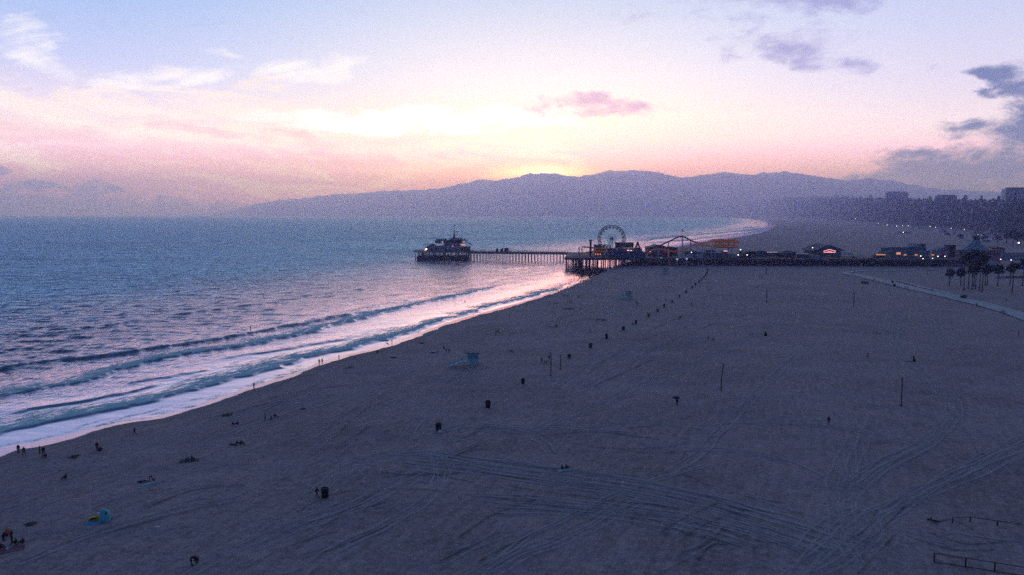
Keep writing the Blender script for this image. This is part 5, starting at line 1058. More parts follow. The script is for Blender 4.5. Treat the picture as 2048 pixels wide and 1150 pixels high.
for px, py, r, lab in KELP:
    r *= .62
    p = at(px, py); o = MB()
    for k in range(26): a, q = rng.uniform(0, 6.28), rng.random() ** .7; x, y = q * r * math.cos(a), q * r * 1.2 * math.sin(a); o.ball((x, y, ground(p.x + x, p.y + y) - p.z + .05), .22 * r ** .5 * rng.uniform(.5, 1.3), .3 * r ** .5, (.16 + .08 * r) * (1.1 - q), 6, 4)
    o = tag(o.build('kelp_heap', mat('kelp', (.05, .042, .036), .6, .4, 3), None, True), lab, 'kelp', 'kelp heaps on the sand'); o.location = p
# beach shelter, bag and towel, lower left
p = at(211, 1041); o = thing('beach_tent', 'teal dome shaped beach shelter open to the left', 'tent', p, .25); vs = []; fs = []
for i in range(11):
    a = math.pi * i / 10
    for j in range(9):
        b_ = math.pi * .62 * j / 8 - .15; r = 1.12; vs.append((r * math.cos(a) * math.cos(b_ * .75) * 1.0 + 0.0, r * math.sin(b_) * 1.0, r * 1.55 * math.sin(a) * math.cos(b_ * .8)))
for i in range(10):
    for j in range(8): k = i * 9 + j; fs.append((k, k + 1, k + 10, k + 9))
tm = mat('tent_teal_cloth', (.10, .44, .48), .6, .2, 2)
sh = MB().add([(y * 1.0 - .35, x, z) for x, y, z in vs], fs).build('canopy', tm, o, True); sm = sh.modifiers.new('thick', 'SOLIDIFY'); sm.thickness = .02
MB().slab([(-1.1, -1.0), (.6, -1.05), (.7, 1.05), (-1.1, 1.0)], -.02, .05).build('groundsheet', tm, o); MB().tube([(-.45 + 0, 1.13 * math.cos(a), 1.75 * math.sin(a)) for a in np.linspace(0, math.pi, 15)], .03, 5, False).build('hoop', white, o)
for k, (x, z) in enumerate(((.25, 1.25), (.45, .75))): MB().tube([(x, -.55, z), (x + .02, -.6, z + .05)], .16, 8).build('vent', darkm, o)
p = at(189, 1040); o = thing('yellow_bag', 'yellow and black beach bag lying open beside the teal shelter', 'bag', p, .3); MB().prism([(-.75, 0), (.7, 0), (.8, .35), (.45, .62), (.1, .45), (-.2, .55), (-.85, .3)], -.3, .3).build('body', mat('bag_yellow', (.62, .40, .02), .6, .2, 2), o); MB().prism([(-.55, .2), (.35, .2), (.25, .47), (-.4, .42)], -.36, -.3).build('opening', darkm, o); MB().tube([(.3, -.2, .5), (.5, -.3, .85), (.75, -.2, .5)], .04, 5).build('handle', MATS['bag_yellow'], o)
p = at(184, 1047); o = tag(MB().slab([(-1.0, -.35), (.8, -.5), (1.0, .3), (-.7, .45)], .0, .07).build('towel', mat('towel_blue', (.06, .36, .62), .8, .2, 3)), 'bright blue towel spread in front of the yellow bag', 'towel'); o.location = p
p = at(199, 1032); o = thing('cool_box', 'small white cool box between bag and shelter', 'box', p, .2); MB().box(-.28, .28, -.18, .18, 0, .36).build('body', white, o); MB().box(-.3, .3, -.2, .2, .362, .45).build('lid', white, o)
# rail fences at the lower right corner
def rail_fence(lab, pts, h, rails):
    q = [at(*p) for p in pts]; o = thing('rail_fence', lab, 'fence', q[0], 0, 'rail fences in the lower right corner'); d0 = q[0]
    for p in q: r_ = p - d0; MB().box(r_.x - .06, r_.x + .06, r_.y - .06, r_.y + .06, r_.z - .2, r_.z + h + .06).build('post', darkm, o)
    for f_ in rails: MB().tube([p - d0 + Vector((0, 0, h * f_)) for p in q], .045, 5).build('rail', darkm, o)
    return o
rail_fence('nearer dark rail fence with a top and a bottom rail', [(1868, 1124), (1931, 1134), (1989, 1143), (2050, 1153), (2110, 1163)], 1.15, (1, .06)); rail_fence('further thin rail fence sagging into the sand at its left end', [(1905, 1046), (1940, 1044), (1995, 1052), (2050, 1060), (2100, 1066)], .75, (1,)); 
o = thing('fallen_post', 'dark fallen post lying at the end of the far fence', 'post', at(1864, 1041)); MB().tube([(-.7, 0, .2), (.9, -.5, .06)], [.12, .09], 6).build('log', darkm, o); MB().tube([(-.2, .1, 0), (-.05, .1, .5)], .08, 6).build('stub', darkm, o)

# ================================================================== people
def J(**k): return k
BASE = dict(pel=(0, 0, .93), spi=(0, 0, 1.12), che=(0, 0, 1.33), nec=(0, 0, 1.48), hb=(0, -.01, 1.55), hm=(0, -.02, 1.63), ht=(0, 0, 1.71), sl=(-.18, 0, 1.41), el=(-.24, .02, 1.13), wl=(-.25, -.05, .89), sr=(.18, 0, 1.41), er=(.24, .02, 1.13), wr=(.25, -.05, .89), hl=(-.1, 0, .88), kl=(-.11, -.02, .48), al=(-.11, .02, .09), tl=(-.12, -.13, .04), hr=(.1, 0, .88), kr=(.11, -.02, .48), ar=(.11, .02, .09), tr=(.12, -.13, .04))
RAD = dict(pel=(.15, .11), spi=(.135, .10), che=(.165, .115), nec=(.058,) * 2, hb=(.075,) * 2, hm=(.09, .095), ht=(.06,) * 2, sl=(.07,) * 2, el=(.048,) * 2, wl=(.032,) * 2, sr=(.07,) * 2, er=(.048,) * 2, wr=(.032,) * 2, hl=(.095,) * 2, kl=(.062,) * 2, al=(.04,) * 2, tl=(.036,) * 2, hr=(.095,) * 2, kr=(.062,) * 2, ar=(.04,) * 2, tr=(.036,) * 2)
BONES = [('pel', 'spi', 't'), ('spi', 'che', 't'), ('che', 'nec', 't'), ('nec', 'hb', 'h'), ('hb', 'hm', 'h'), ('hm', 'ht', 'h'), ('che', 'sl', 't'), ('sl', 'el', 'u'), ('el', 'wl', 'f'), ('che', 'sr', 't'), ('sr', 'er', 'u'), ('er', 'wr', 'f'), ('pel', 'hl', 'l'), ('hl', 'kl', 'l'), ('kl', 'al', 'c'), ('al', 'tl', 'o'), ('pel', 'hr', 'l'), ('hr', 'kr', 'l'), ('kr', 'ar', 'c'), ('ar', 'tr', 'o')]
def sitpose():
    return dict(BASE, pel=(0, .1, .14), spi=(0, .13, .32), che=(0, .1, .53), nec=(0, .03, .67), hb=(0, .0, .74), hm=(0, -.03, .82), ht=(0, -.01, .9), sl=(-.18, .08, .6), el=(-.26, -.1, .42), wl=(-.16, -.32, .40), sr=(.18, .08, .6), er=(.26, -.1, .42), wr=(.16, -.32, .40), hl=(-.1, .06, .13), kl=(-.13, -.33, .46), al=(-.12, -.55, .09), tl=(-.12, -.7, .04), hr=(.1, .06, .13), kr=(.13, -.33, .46), ar=(.12, -.55, .09), tr=(.12, -.7, .04))
POSES = dict(stand=BASE, walk=dict(BASE, kl=(-.11, -.17, .51), al=(-.11, -.26, .10), tl=(-.11, -.41, .06), kr=(.11, .08, .49), ar=(.11, .36, .15), tr=(.11, .27, .03), el=(-.24, .14, 1.15), wl=(-.24, .12, .9), er=(.24, -.1, 1.15), wr=(.23, -.27, .98)),
    sit=sitpose(), arms=dict(BASE, el=(-.3, -.05, 1.6), wl=(-.24, -.12, 1.85), er=(.32, -.05, 1.55), wr=(.3, -.12, 1.8)),
    lie=dict(BASE, pel=(0, 0, .12), spi=(0, .19, .13), che=(0, .4, .15), nec=(0, .55, .17), hb=(0, .62, .18), hm=(0, .7, .2), ht=(0, .78, .2), sl=(-.18, .47, .13), el=(-.34, .28, .08), wl=(-.3, .05, .06), sr=(.18, .47, .13), er=(.36, .6, .1), wr=(.2, .78, .08), hl=(-.1, -.05, .12), kl=(-.14, -.42, .28), al=(-.13, -.75, .07), tl=(-.14, -.88, .06), hr=(.1, -.05, .12), kr=(.12, -.47, .1), ar=(.13, -.87, .07), tr=(.15, -.95, .14)),
    bend=dict(BASE, pel=(0, .16, .9), spi=(0, .02, 1.02), che=(0, -.19, 1.08), nec=(0, -.36, 1.06), hb=(0, -.43, 1.03), hm=(0, -.51, 1.01), ht=(0, -.57, .99), sl=(-.18, -.27, 1.03), el=(-.22, -.36, .76), wl=(-.15, -.45, .55), sr=(.18, -.27, 1.03), er=(.22, -.36, .76), wr=(.15, -.45, .55), hl=(-.1, .14, .86), hr=(.1, .14, .86), kl=(-.12, .02, .47), kr=(.12, .05, .47), al=(-.12, .08, .09), ar=(.12, .1, .09)),
    crouch=dict(BASE, pel=(0, .16, .36), spi=(0, .1, .52), che=(0, -.02, .7), nec=(0, -.14, .81), hb=(0, -.18, .88), hm=(0, -.22, .95), ht=(0, -.22, 1.03), sl=(-.18, -.07, .75), el=(-.25, -.26, .55), wl=(-.12, -.42, .42), sr=(.18, -.07, .75), er=(.25, -.26, .55), wr=(.12, -.42, .42), hl=(-.1, .13, .35), kl=(-.17, -.24, .47), al=(-.14, .0, .09), hr=(.1, .13, .35), kr=(.17, -.24, .47), ar=(.14, .0, .09)),
    ride=dict(BASE, pel=(0, .22, .95), spi=(0, .12, 1.12), che=(0, -.04, 1.3), nec=(0, -.14, 1.43), hb=(0, -.17, 1.5), hm=(0, -.2, 1.58), ht=(0, -.19, 1.66), sl=(-.18, -.07, 1.36), el=(-.25, -.25, 1.17), wl=(-.22, -.48, 1.08), sr=(.18, -.07, 1.36), er=(.25, -.25, 1.17), wr=(.22, -.48, 1.08), hl=(-.1, .2, .9), kl=(-.11, -.14, .68), al=(-.11, -.04, .30), tl=(-.11, -.18, .27), hr=(.1, .2, .9), kr=(.11, -.05, .55), ar=(.11, .02, .13), tr=(.11, -.12, .1)))
skin = mat('skin', (.30, .17, .12), .6, .1); hairm = mat('dark_hair', (.015, .011, .009), .7, .3)
CL = dict(black=mat('cloth_black', (.012, .012, .015), .9, .2), navy=mat('cloth_navy', (.02, .03, .06), .9, .2), grey=mat('cloth_grey', (.10, .11, .13), .9, .2), pale=mat('cloth_pale', (.36, .50, .60), .9, .2), white=mat('cloth_white', (.6, .64, .68), .9, .2), red=mat('cloth_red', (.14, .015, .025), .9, .2), pink=mat('cloth_pink', (.42, .07, .16), .9, .2), denim=mat('cloth_denim', (.03, .05, .10), .9, .2), orange=mat('cloth_orange', (.40, .10, .03), .9, .2), brown=mat('cloth_brown', (.045, .03, .025), .9, .2))
def build_pose(nm):
    js = POSES[nm]; keys = list(js); me = bpy.data.meshes.new('pose'); me.from_pydata([js[k] for k in keys], [(keys.index(a), keys.index(b_)) for a, b_, _ in BONES], [])
    o = bpy.data.objects.new('pose', me); COL.objects.link(o); o.modifiers.new('s', 'SKIN')
    bm = bmesh.new(); bm.from_mesh(me); bm.verts.ensure_lookup_table(); ly = bm.verts.layers.skin.verify()
    for i, k in enumerate(keys): bm.verts[i][ly].radius = RAD[k]; bm.verts[i][ly].use_root = (k == 'pel')
    bm.to_mesh(me); bm.free(); sub = o.modifiers.new('d', 'SUBSURF'); sub.levels = 1; sub.render_levels = 1
    ev = o.evaluated_get(bpy.context.evaluated_depsgraph_get()); em = ev.to_mesh(); em.calc_loop_triangles() if False else None
    V = np.array([v.co[:] for v in em.vertices]); Nn = np.array([v.normal[:] for v in em.vertices]); Fc = [tuple(p.vertices) for p in em.polygons]; ev.to_mesh_clear(); bpy.data.objects.remove(o)
    best = np.full(len(V), 1e9); bl = np.array([' '] * len(V))
    for a, b_, l in BONES:
        A, Bq = np.array(js[a]), np.array(js[b_]); e = Bq - A; t_ = np.clip(((V - A) @ e) / (e @ e + 1e-9), 0, 1); d_ = np.linalg.norm(V - A - t_[:, None] * e, axis=1) / (.5 * (RAD[a][0] + RAD[b_][0])); q = d_ < best; best[q] = d_[q]; bl[q] = l
    d = MB(); d.add([tuple(v) for v in V], Fc)
    for w_, e_j in (('wl', 'el'), ('wr', 'er')):        # palm, four unequal bent fingers and a thumb
        wv, ev_ = Vector(js[w_]), Vector(js[e_j]); dr = (wv - ev_).normalized(); sx = dr.cross(Vector((0, 1, .2))).normalized(); up = sx.cross(dr)
        d.tube([wv, wv + dr * .05, wv + dr * .09], [.03, .04, .036], 6)
        for q, ln in enumerate((.065, .078, .072, .055)): b0_ = wv + dr * .085 + sx * (q - 1.5) * .019; d.tube([b0_, b0_ + dr * ln * .5 + up * .006, b0_ + dr * ln * .85 + up * .026], [.009, .0085, .006], 5)
        b0_ = wv + dr * .03 + sx * -.034; d.tube([b0_, b0_ + dr * .03 - sx * .024, b0_ + dr * .062 - sx * .026 + up * .01], [.011, .0095, .007], 5)
    hm_, hb2, ht = (Vector(js[k]) for k in ('hm', 'hb', 'ht')); upv = (ht - hb2).normalized(); fwd = Vector((0, -1, 0)); fwd = (fwd - upv * fwd.dot(upv)); fwd = fwd.normalized() if fwd.length > .2 else Vector((0, 0, 1)); sdv = upv.cross(fwd)
    if nm == 'lie': fwd = Vector((0, 0, 1)); sdv = upv.cross(fwd)
    d.tube([hm_ + fwd * .08 + upv * .015, hm_ + fwd * .115 - upv * .02, hm_ + fwd * .085 - upv * .03], [.008, .016, .01], 5)
    for s_ in (-1, 1): d.ball(tuple(hm_ + sdv * s_ * .092 - upv * .005), .014, .022, .03, 6, 4)
    body = d.mesh('body', True)
    def shell(labs, off, name, test=None):
        ok = np.isin(bl, list(labs)); fcs = [f_ for f_ in Fc if all(ok[i] for i in f_)]
        if test is not None: fcs = [f_ for f_ in fcs if all(test[i] for i in f_)]
        us_ = sorted({i for f_ in fcs for i in f_}); mp = {v: k for k, v in enumerate(us_)}; q = MB(); q.add([tuple(V[i] + Nn[i] * off) for i in us_], [tuple(mp[i] for i in f_) for f_ in fcs]); return q.mesh(name, True)
    hv = (V - np.array(hm_)) @ np.array(upv) > -.01; hf = ((V - np.array(hm_)) @ np.array(fwd) < .035) | ((V - np.array(hm_)) @ np.array(upv) > .045)
    return dict(body=body, top=shell('tuf', .022, 'jacket'), legs=shell('lc', .016, 'trousers'), hair=shell('h', .014, 'hair', hv & hf), shoes=shell('o', .014, 'shoes'))
PM = {}
def person(px, py, pose, top, legs, lab, group=None, rz=None, scale=1.0, loc=None):
    if pose not in PM: PM[pose] = build_pose(pose)
    q = PM[pose]; p = loc or at(px, py); o = thing('person', lab, 'person', p, rng.uniform(-3.1, 3.1) if rz is None else rz, group, scale)
    for k, m_ in (('body', skin), ('top', CL[top]), ('legs', CL[legs]), ('hair', hairm), ('shoes', CL['black'])):
        me = q[k].copy() if len(q[k].materials) and q[k].materials[0] != m_ else q[k]
        if me is not q[k]: me.materials.clear()
        mkobj({'top': 'jacket', 'legs': 'trousers'}.get(k, k), me, m_, o)
    return o
GW, GS, GP, GB = 'people along the water edge', 'people out on the sand', 'people on and beside the path', 'bathers in the sea'
PEOPLE = [
 (37, 906, 'stand', 'navy', 'black', 'person in dark clothes at the water edge, leftmost of the standing people', GW), (48, 911, 'walk', 'grey', 'red', 'person in a grey top and red trousers just right of the leftmost one', GW), (80, 909, 'stand', 'grey', 'navy', 'person in grey standing left of a dark companion near the water', GW), (87, 911, 'stand', 'black', 'black', 'person in black standing next to the seated one by the water', GW), (91.5, 915, 'sit', 'black', 'brown', 'person seated at the feet of the two standing ones by the water', GW),
 (194.5, 901, 'stand', 'red', 'black', 'person in dark red standing alone beside a dark bag, far left', GW), (269.5, 870, 'walk', 'navy', 'black', 'person walking alone on damp sand above the dark red one', GW), (131, 958, 'sit', 'black', 'black', 'person huddled alone on the sand above the beach shelter', GS), (466, 851, 'sit', 'black', 'navy', 'left of two people seated either side of a pale towel', GS, 2.2), (475.5, 850, 'sit', 'black', 'red', 'right of two people seated either side of a pale towel, red legs', GS, -1.9),
 (530.5, 840, 'stand', 'navy', 'black', 'person in dark clothes standing left of one in pale blue', GS), (542.5, 839.5, 'bend', 'pale', 'brown', 'person in a pale blue shirt bending toward a white bag', GS, 1.2), (549.5, 834, 'sit', 'black', 'black', 'person seated in black right of the pale blue shirt', GS), (474, 889, 'sit', 'black', 'black', 'left of two dark people seated close together below the towel pair', GS, 1.7), (482.5, 889, 'sit', 'navy', 'black', 'right of two dark people seated close together, sitting higher', GS, 1.6), (466.5, 890, 'lie', 'brown', 'black', 'person lying at the feet of the close seated pair', GS, -1.5),
 (373, 920, 'sit', 'pale', 'black', 'person in a pale blue jacket seated on the dark blanket, left', GS, 1.4), (384, 919, 'sit', 'grey', 'denim', 'person in grey seated on the right of the dark blanket', GS, 1.3), (285, 964, 'lie', 'black', 'black', 'person lying in black on the left of the pale towels', GS, 1.9), (300, 962.5, 'bend', 'red', 'navy', 'person in dark red leaning over the pale towels', GS, 2.0, .8), (307, 962, 'crouch', 'white', 'black', 'person with a white top crouching right of the dark red one', GS, 1.4),
 (8, 1081, 'bend', 'black', 'black', 'person bending down at the left picture edge', GS, 1.6), (24, 1084, 'stand', 'black', 'navy', 'person in black standing at the left edge with seated friends below', GS, -1.4), (31.5, 1089, 'sit', 'black', 'black', 'person seated nearest the standing one at the left edge', GS, -1.2), (45.5, 1088, 'sit', 'red', 'black', 'person in a dark red top seated right of the others, left edge', GS, -1.5), (2, 1098, 'sit', 'black', 'black', 'person half cut off by the left picture edge', GS, 1.5),
 (384, 1131, 'bend', 'black', 'black', 'person stooping over another in the left foreground', GS, 1.9, 1.05), (395, 1127, 'crouch', 'red', 'black', 'person crouching in dark red under the stooping one, foreground', GS, -1.6, 1.05), (634, 995, 'walk', 'black', 'red', 'person striding toward the fat dark bin in the foreground', GS, 1.5), (1124, 939, 'sit', 'black', 'red', 'left of two people seated on a pale blue towel, centre foreground', GS, 1.7), (1133, 938, 'sit', 'red', 'black', 'right of two people seated on a pale blue towel, centre foreground', GS, 1.9),
 (1354, 811, 'stand', 'black', 'black', 'person walking under a dark umbrella in the middle of the sand', GS), (1657, 849, 'walk', 'black', 'red', 'person walking alone between the umbrella carrier and the right pole', GS), (1827, 722, 'stand', 'black', 'red', 'person standing over a dark bundle among the right hand tracks', GS), (1735, 716, 'walk', 'navy', 'black', 'slim person walking left of the right hand tracks', GS), (2037, 671, 'walk', 'black', 'black', 'person at the right picture edge below the path', GS), (1531, 671, 'stand', 'black', 'black', 'person in a long dark cloak alone in the middle distance', GS),
 (508, 779, 'arms', 'black', 'navy', 'person with raised arms at the wet edge, lower left', GW), (638.5, 729, 'walk', 'black', 'grey', 'left of two people strolling on the wet sand, left centre', GW), (644.5, 728, 'walk', 'navy', 'pale', 'right of two people strolling on the wet sand, left centre', GW), (678, 720, 'stand', 'brown', 'black', 'person standing alone right of the strolling pair', GW), (710, 717, 'crouch', 'pink', 'pink', 'small figure in pink crouching at the wet edge', GW, None, .8), (755, 706, 'sit', 'black', 'black', 'person seated on dry sand right of the pink figure', GW), (784, 688, 'stand', 'black', 'red', 'person wading with a dog on the wet sand', GW),
 (866, 706, 'lie', 'black', 'black', 'person lying left of the nearest lifeguard hut', GS, 1.6), (874, 705, 'sit', 'pale', 'grey', 'person in pale blue seated left of the nearest lifeguard hut', GS), (888, 700, 'bend', 'black', 'red', 'leftmost of three stooping people behind the nearest lifeguard hut', GS), (892.5, 704.5, 'bend', 'pink', 'navy', 'middle of three stooping people, in dull pink', GS), (898, 704.5, 'bend', 'black', 'black', 'rightmost of three stooping people behind the nearest lifeguard hut', GS), (992, 669, 'stand', 'black', 'black', 'left of a standing pair inland of the wet edge, centre', GS), (996.5, 667.5, 'stand', 'navy', 'black', 'right of a standing pair inland of the wet edge, centre', GS), (1022, 704.5, 'sit', 'black', 'black', 'lone seated person left of the two dog walkers', GS),
 (1083.5, 725.5, 'walk', 'black', 'navy', 'left of the two dog walkers by the thick pole', GS), (1098, 721.5, 'walk', 'black', 'pink', 'right of the two dog walkers, close to the thick pole', GS), (1053, 612, 'bend', 'red', 'red', 'stooping person at the wet edge left of the crowd', GW), (1096, 595, 'walk', 'red', 'black', 'left of a pair in the shallow wash', GW), (1099.5, 594, 'walk', 'black', 'red', 'right of a pair in the shallow wash', GW), (1117, 585.5, 'walk', 'black', 'red', 'left of two waders further toward the pier', GW), (1121.5, 585, 'walk', 'red', 'black', 'right of two waders further toward the pier', GW),
 (1135, 578, 'stand', 'red', 'black', 'first of four waders in a row near the pier', GW), (1140, 580, 'stand', 'black', 'black', 'second of four waders in a row, a broad dark figure', GW), (1145, 579.5, 'stand', 'navy', 'black', 'third of four waders in a row near the pier', GW), (1148.5, 579, 'stand', 'red', 'red', 'fourth of four waders in a row near the pier', GW), (1179, 567, 'walk', 'black', 'black', 'wader close to the pier, left of a slim one', GW), (1182.5, 566.5, 'stand', 'brown', 'black', 'slim wader right of the dark one close to the pier', GW), (1188, 560.5, 'stand', 'pink', 'black', 'wader furthest toward the pier', GW),
 (1099, 608.5, 'stand', 'black', 'black', 'person alone on dry sand below the wading pair', GW), (1128, 594.5, 'stand', 'black', 'navy', 'left of three people grouped on dry sand near the waders', GW), (1133.5, 595, 'bend', 'black', 'black', 'stooping middle person of three grouped near the waders', GW), (1136.5, 594, 'stand', 'navy', 'black', 'right of three people grouped on dry sand near the waders', GW), (1135, 607, 'stand', 'black', 'black', 'left of a close dark threesome above the long kelp mound', GW), (1140.5, 606, 'bend', 'red', 'black', 'middle of a close dark threesome above the long kelp mound', GW), (1143.5, 605, 'stand', 'black', 'brown', 'right of a close dark threesome above the long kelp mound', GW),
 (1157, 596.5, 'stand', 'black', 'red', 'person alone right of the groups on dry sand', GS), (1190.5, 595, 'walk', 'black', 'black', 'person walking between the groups and the middle lifeguard hut', GS), (1226, 598, 'stand', 'black', 'navy', 'person at the seaward end of the middle lifeguard hut ramp', GS), (1200, 571, 'stand', 'grey', 'black', 'person on dry sand inland of the far waders', GS), (1226, 559, 'stand', 'black', 'black', 'dark one of a pair near the pier shadow', GS), (1232, 558, 'sit', 'pink', 'red', 'pink one of a pair near the pier shadow', GS), (1246, 563, 'stand', 'red', 'black', 'lone person right of the pink one near the pier', GS), (1256.5, 571, 'walk', 'black', 'navy', 'left of two people playing behind the middle lifeguard hut', GS), (1260.5, 570.5, 'arms', 'black', 'black', 'right of two people playing behind the middle lifeguard hut', GS),
 (1272, 609, 'stand', 'black', 'black', 'left of a pair just below the middle lifeguard hut', GS), (1275.5, 611, 'walk', 'red', 'black', 'right of a pair just below the middle lifeguard hut', GS), (1332, 602.5, 'stand', 'navy', 'black', 'person standing among the bins, mid row', GS), (1315, 599, 'lie', 'black', 'black', 'person lying left of the bin row', GS, 1.5), (1337, 574, 'sit', 'black', 'black', 'left of a seated pair left of the far bins', GS), (1342.5, 574, 'sit', 'red', 'black', 'right of a seated pair left of the far bins', GS), (1383, 611.5, 'stand', 'black', 'red', 'left of two lone people right of the bin row', GS), (1408, 611, 'stand', 'pink', 'red', 'right of two lone people right of the bin row, in pink', GS),
 (1416.5, 580, 'lie', 'red', 'black', 'left of two people lying beyond the bin row', GS), (1421, 579, 'lie', 'black', 'black', 'right of two people lying beyond the bin row', GS), (1358.5, 639.5, 'walk', 'black', 'black', 'left of a close pair walking right of the bins', GS), (1361.5, 639, 'walk', 'red', 'black', 'right of a close pair walking right of the bins', GS), (1416, 680, 'walk', 'navy', 'black', 'person walking a dark dog in the middle of the sand', GS), (1113, 652.5, 'sit', 'black', 'black', 'person seated beside a dark blanket left of the bins', GS), (1265.5, 649, 'sit', 'black', 'black', 'person seated against a bin in the row', GS), (1180, 663, 'sit', 'red', 'white', 'person in red and white seated left of the bin row', GS),
 (1518, 556, 'walk', 'black', 'black', 'left of a far pair in front of the pier wall', GS), (1523.5, 556, 'walk', 'navy', 'black', 'right of a far pair in front of the pier wall', GS), (1513.5, 574.5, 'lie', 'black', 'black', 'left of a couple lying left of the far thin pole', GS), (1517, 574, 'sit', 'navy', 'black', 'right of a couple left of the far thin pole, seated', GS),
 (1686, 558, 'stand', 'black', 'black', 'person left of the path tip on the sand', GP), (1692, 553, 'stand', 'black', 'navy', 'left of a pair at the path tip', GP), (1696, 553, 'walk', 'black', 'black', 'right of a pair at the path tip', GP), (1708, 545, 'stand', 'black', 'black', 'person on the path near the pier wall', GP), (1724, 582, 'stand', 'red', 'black', 'person in dark red below the path bins', GP), (1747.5, 563, 'stand', 'black', 'navy', 'left of a pair in the middle of the path bend', GP), (1750.5, 561, 'walk', 'navy', 'black', 'right of a pair in the middle of the path bend', GP), (1751.5, 572.5, 'crouch', 'black', 'black', 'crouching person at the near edge of the path bend', GP), (1772, 572, 'stand', 'black', 'black', 'person with a bicycle on the path bend', GP),
 (1798, 571, 'stand', 'black', 'black', 'person on sand behind the path, right of the bins', GP), (1810, 578, 'walk', 'black', 'navy', 'left of a pair walking along the far path edge', GP), (1814.5, 578, 'walk', 'black', 'black', 'right of a pair walking along the far path edge', GP), (1776, 583, 'crouch', 'brown', 'black', 'crouching person on sand just below the path', GP), (1861.5, 600, 'walk', 'black', 'black', 'person walking on the path left of the bush', GP), (1864, 582.5, 'stand', 'black', 'black', 'person on sand behind the path, left of the palms', GP), (1953.5, 613, 'stand', 'black', 'brown', 'person walking on the path below the palms', GP), (2012, 602.5, 'walk', 'black', 'black', 'person on sand between path and palms near the right edge', GP),
 (501, 656, 'stand', 'black', 'black', 'bather in the breaking waves, right of another', GB, None, .8), (476, 666, 'stand', 'black', 'black', 'bather in the breaking waves, nearest the camera', GB, None, .8), (930, 603, 'stand', 'black', 'black', 'bather in the foam near the pier side', GB, None, .8), (346, 534, 'sit', 'black', 'black', 'surfer waiting far out beyond the breakers, left of another', GB), (527, 541, 'sit', 'black', 'black', 'surfer waiting far out beyond the breakers, right of another', GB)]
for q in PEOPLE:
    px, py, pose, top, legs, lab, grp = q[:7]; rz = q[7] if len(q) > 7 else None; s_ = q[8] if len(q) > 8 else 1.0
    loc = None
    if grp == GB: loc = onz(px, py, 0.1); loc.z = -.55 if pose == 'stand' else .0
    person(px, py, pose, top, legs, lab, grp, rz, s_, loc)
for i, px in enumerate((978, 1001, 1010, 1016, 1022, 1034, 1055, 1062, 1080, 1090, 1112)):   # strollers on the walkway
    Dq = 757 + (1098 - px) * .07; person(0, 0, 'stand' if i % 2 else 'walk', 'black', 'black', 'dark stroller at the walkway rail, %s from the left' % ORD[i], 'strollers on the pier walkway', None, 1.1, Vector((W(px, Dq), Dq - 2 * (i % 3), DECK - .03)))
# things people have with them
def rug(px, py, lab, m_, w_=1.9, d_=1.1, rz=.2):
    p = at(px, py); o = tag(MB().slab([(-w_ / 2, -d_ / 2), (w_ / 2, -d_ / 2 + .1), (w_ / 2 - .1, d_ / 2), (-w_ / 2, d_ / 2 - .1)], .05, .1).build('towel', m_), lab, 'towel', 'towels and blankets on the sand'); o.location = p; o.rotation_euler.z = rz
pb_ = mat('towel_pale', (.32, .55, .66), .8); rug(471, 851.5, 'pale towel between the two seated people', mat('towel_white', (.6, .6, .62), .8), 1.0, .8); rug(379, 921.5, 'dark blanket under the pale blue jacketed person', darkm, 3.2, 1.6, .3); rug(291, 970, 'pale blue towel below the person lying in black', pb_, 1.4, .8, .8); rug(303, 967, 'pale towel under the dark red leaning person', pb_, 1.6, .5, .4); rug(1130, 941, 'pale blue towel under the seated pair, centre foreground', pb_, 2.6, .9, .35); rug(20, 1101, 'dark maroon blanket by the group at the left edge', maroon, 3.4, 1.6, .5); rug(0, 1106, 'blue towel cut by the left picture edge', pb_, 1.2, .8, .2); rug(1106, 654, 'dark blanket beside the seated person left of the bins', darkm, 3.2, 2.0, .2); rug(1217, 625, 'blue towel lying alone left of the bins', mat('towel_blue', (0, 0, 0)), 3.4, 2.2, .2)
def bag(px, py, lab, m_, s_=1.0):
    o = thing('bag', lab, 'bag', at(px, py), rng.uniform(0, 6), 'bags on the sand', s_); MB().ball((0, 0, .22), .4, .28, .26, 10, 6).build('sack', m_, o, True); MB().tube([(-.2, 0, .42), (0, 0, .62), (.2, 0, .42)], .03, 5).build('strap', m_, o)
bag(200, 901.5, 'dark bag lying right of the person in dark red', darkm, 1.3); bag(538, 837.5, 'white bag held low by the pale blue shirt', CL['white']); bag(1829, 722.5, 'dark bundle at the feet of the person among the tracks', darkm, 1.4); bag(15, 1100, 'small white bag on the dark maroon blanket', CL['white'], .6)
bag(14, 1070, 'orange cloth bundle held by the stooping person at the left edge', CL['orange'], 1.5)
p = at(1820, 723.5); o = tag(MB().slab([(-1.2, -.2), (1.0, -.25), (1.3, 0), (1.0, .25), (-1.2, .2)], .03, .12).build('surfboard', CL['black']), 'dark board lying left of the person among the tracks', 'board'); o.location = p
p = at(1352, 811); o = thing('umbrella', 'dark open umbrella over the walker in mid sand', 'umbrella', (p.x, p.y, p.z)); MB().tube([(0, -.3, 1.0), (0, -.3, 2.2)], .02, 5).build('shaft', darkm, o); MB().lathe([(.95, 1.75), (.8, 1.98), (.45, 2.18), (.05, 2.26)], 10).build('canopy', mat('umbrella_cloth', (.03, .07, .08), .7), o, True)
p = at(1531, 671.3); o = tag(MB().lathe([(.62, .05), (.42, .7), (.26, 1.45), (.12, 1.56)], 12).build('cloak', CL['black'], None, True), 'long dark cloak worn by the lone figure in the middle distance', 'cloak'); o.location = p
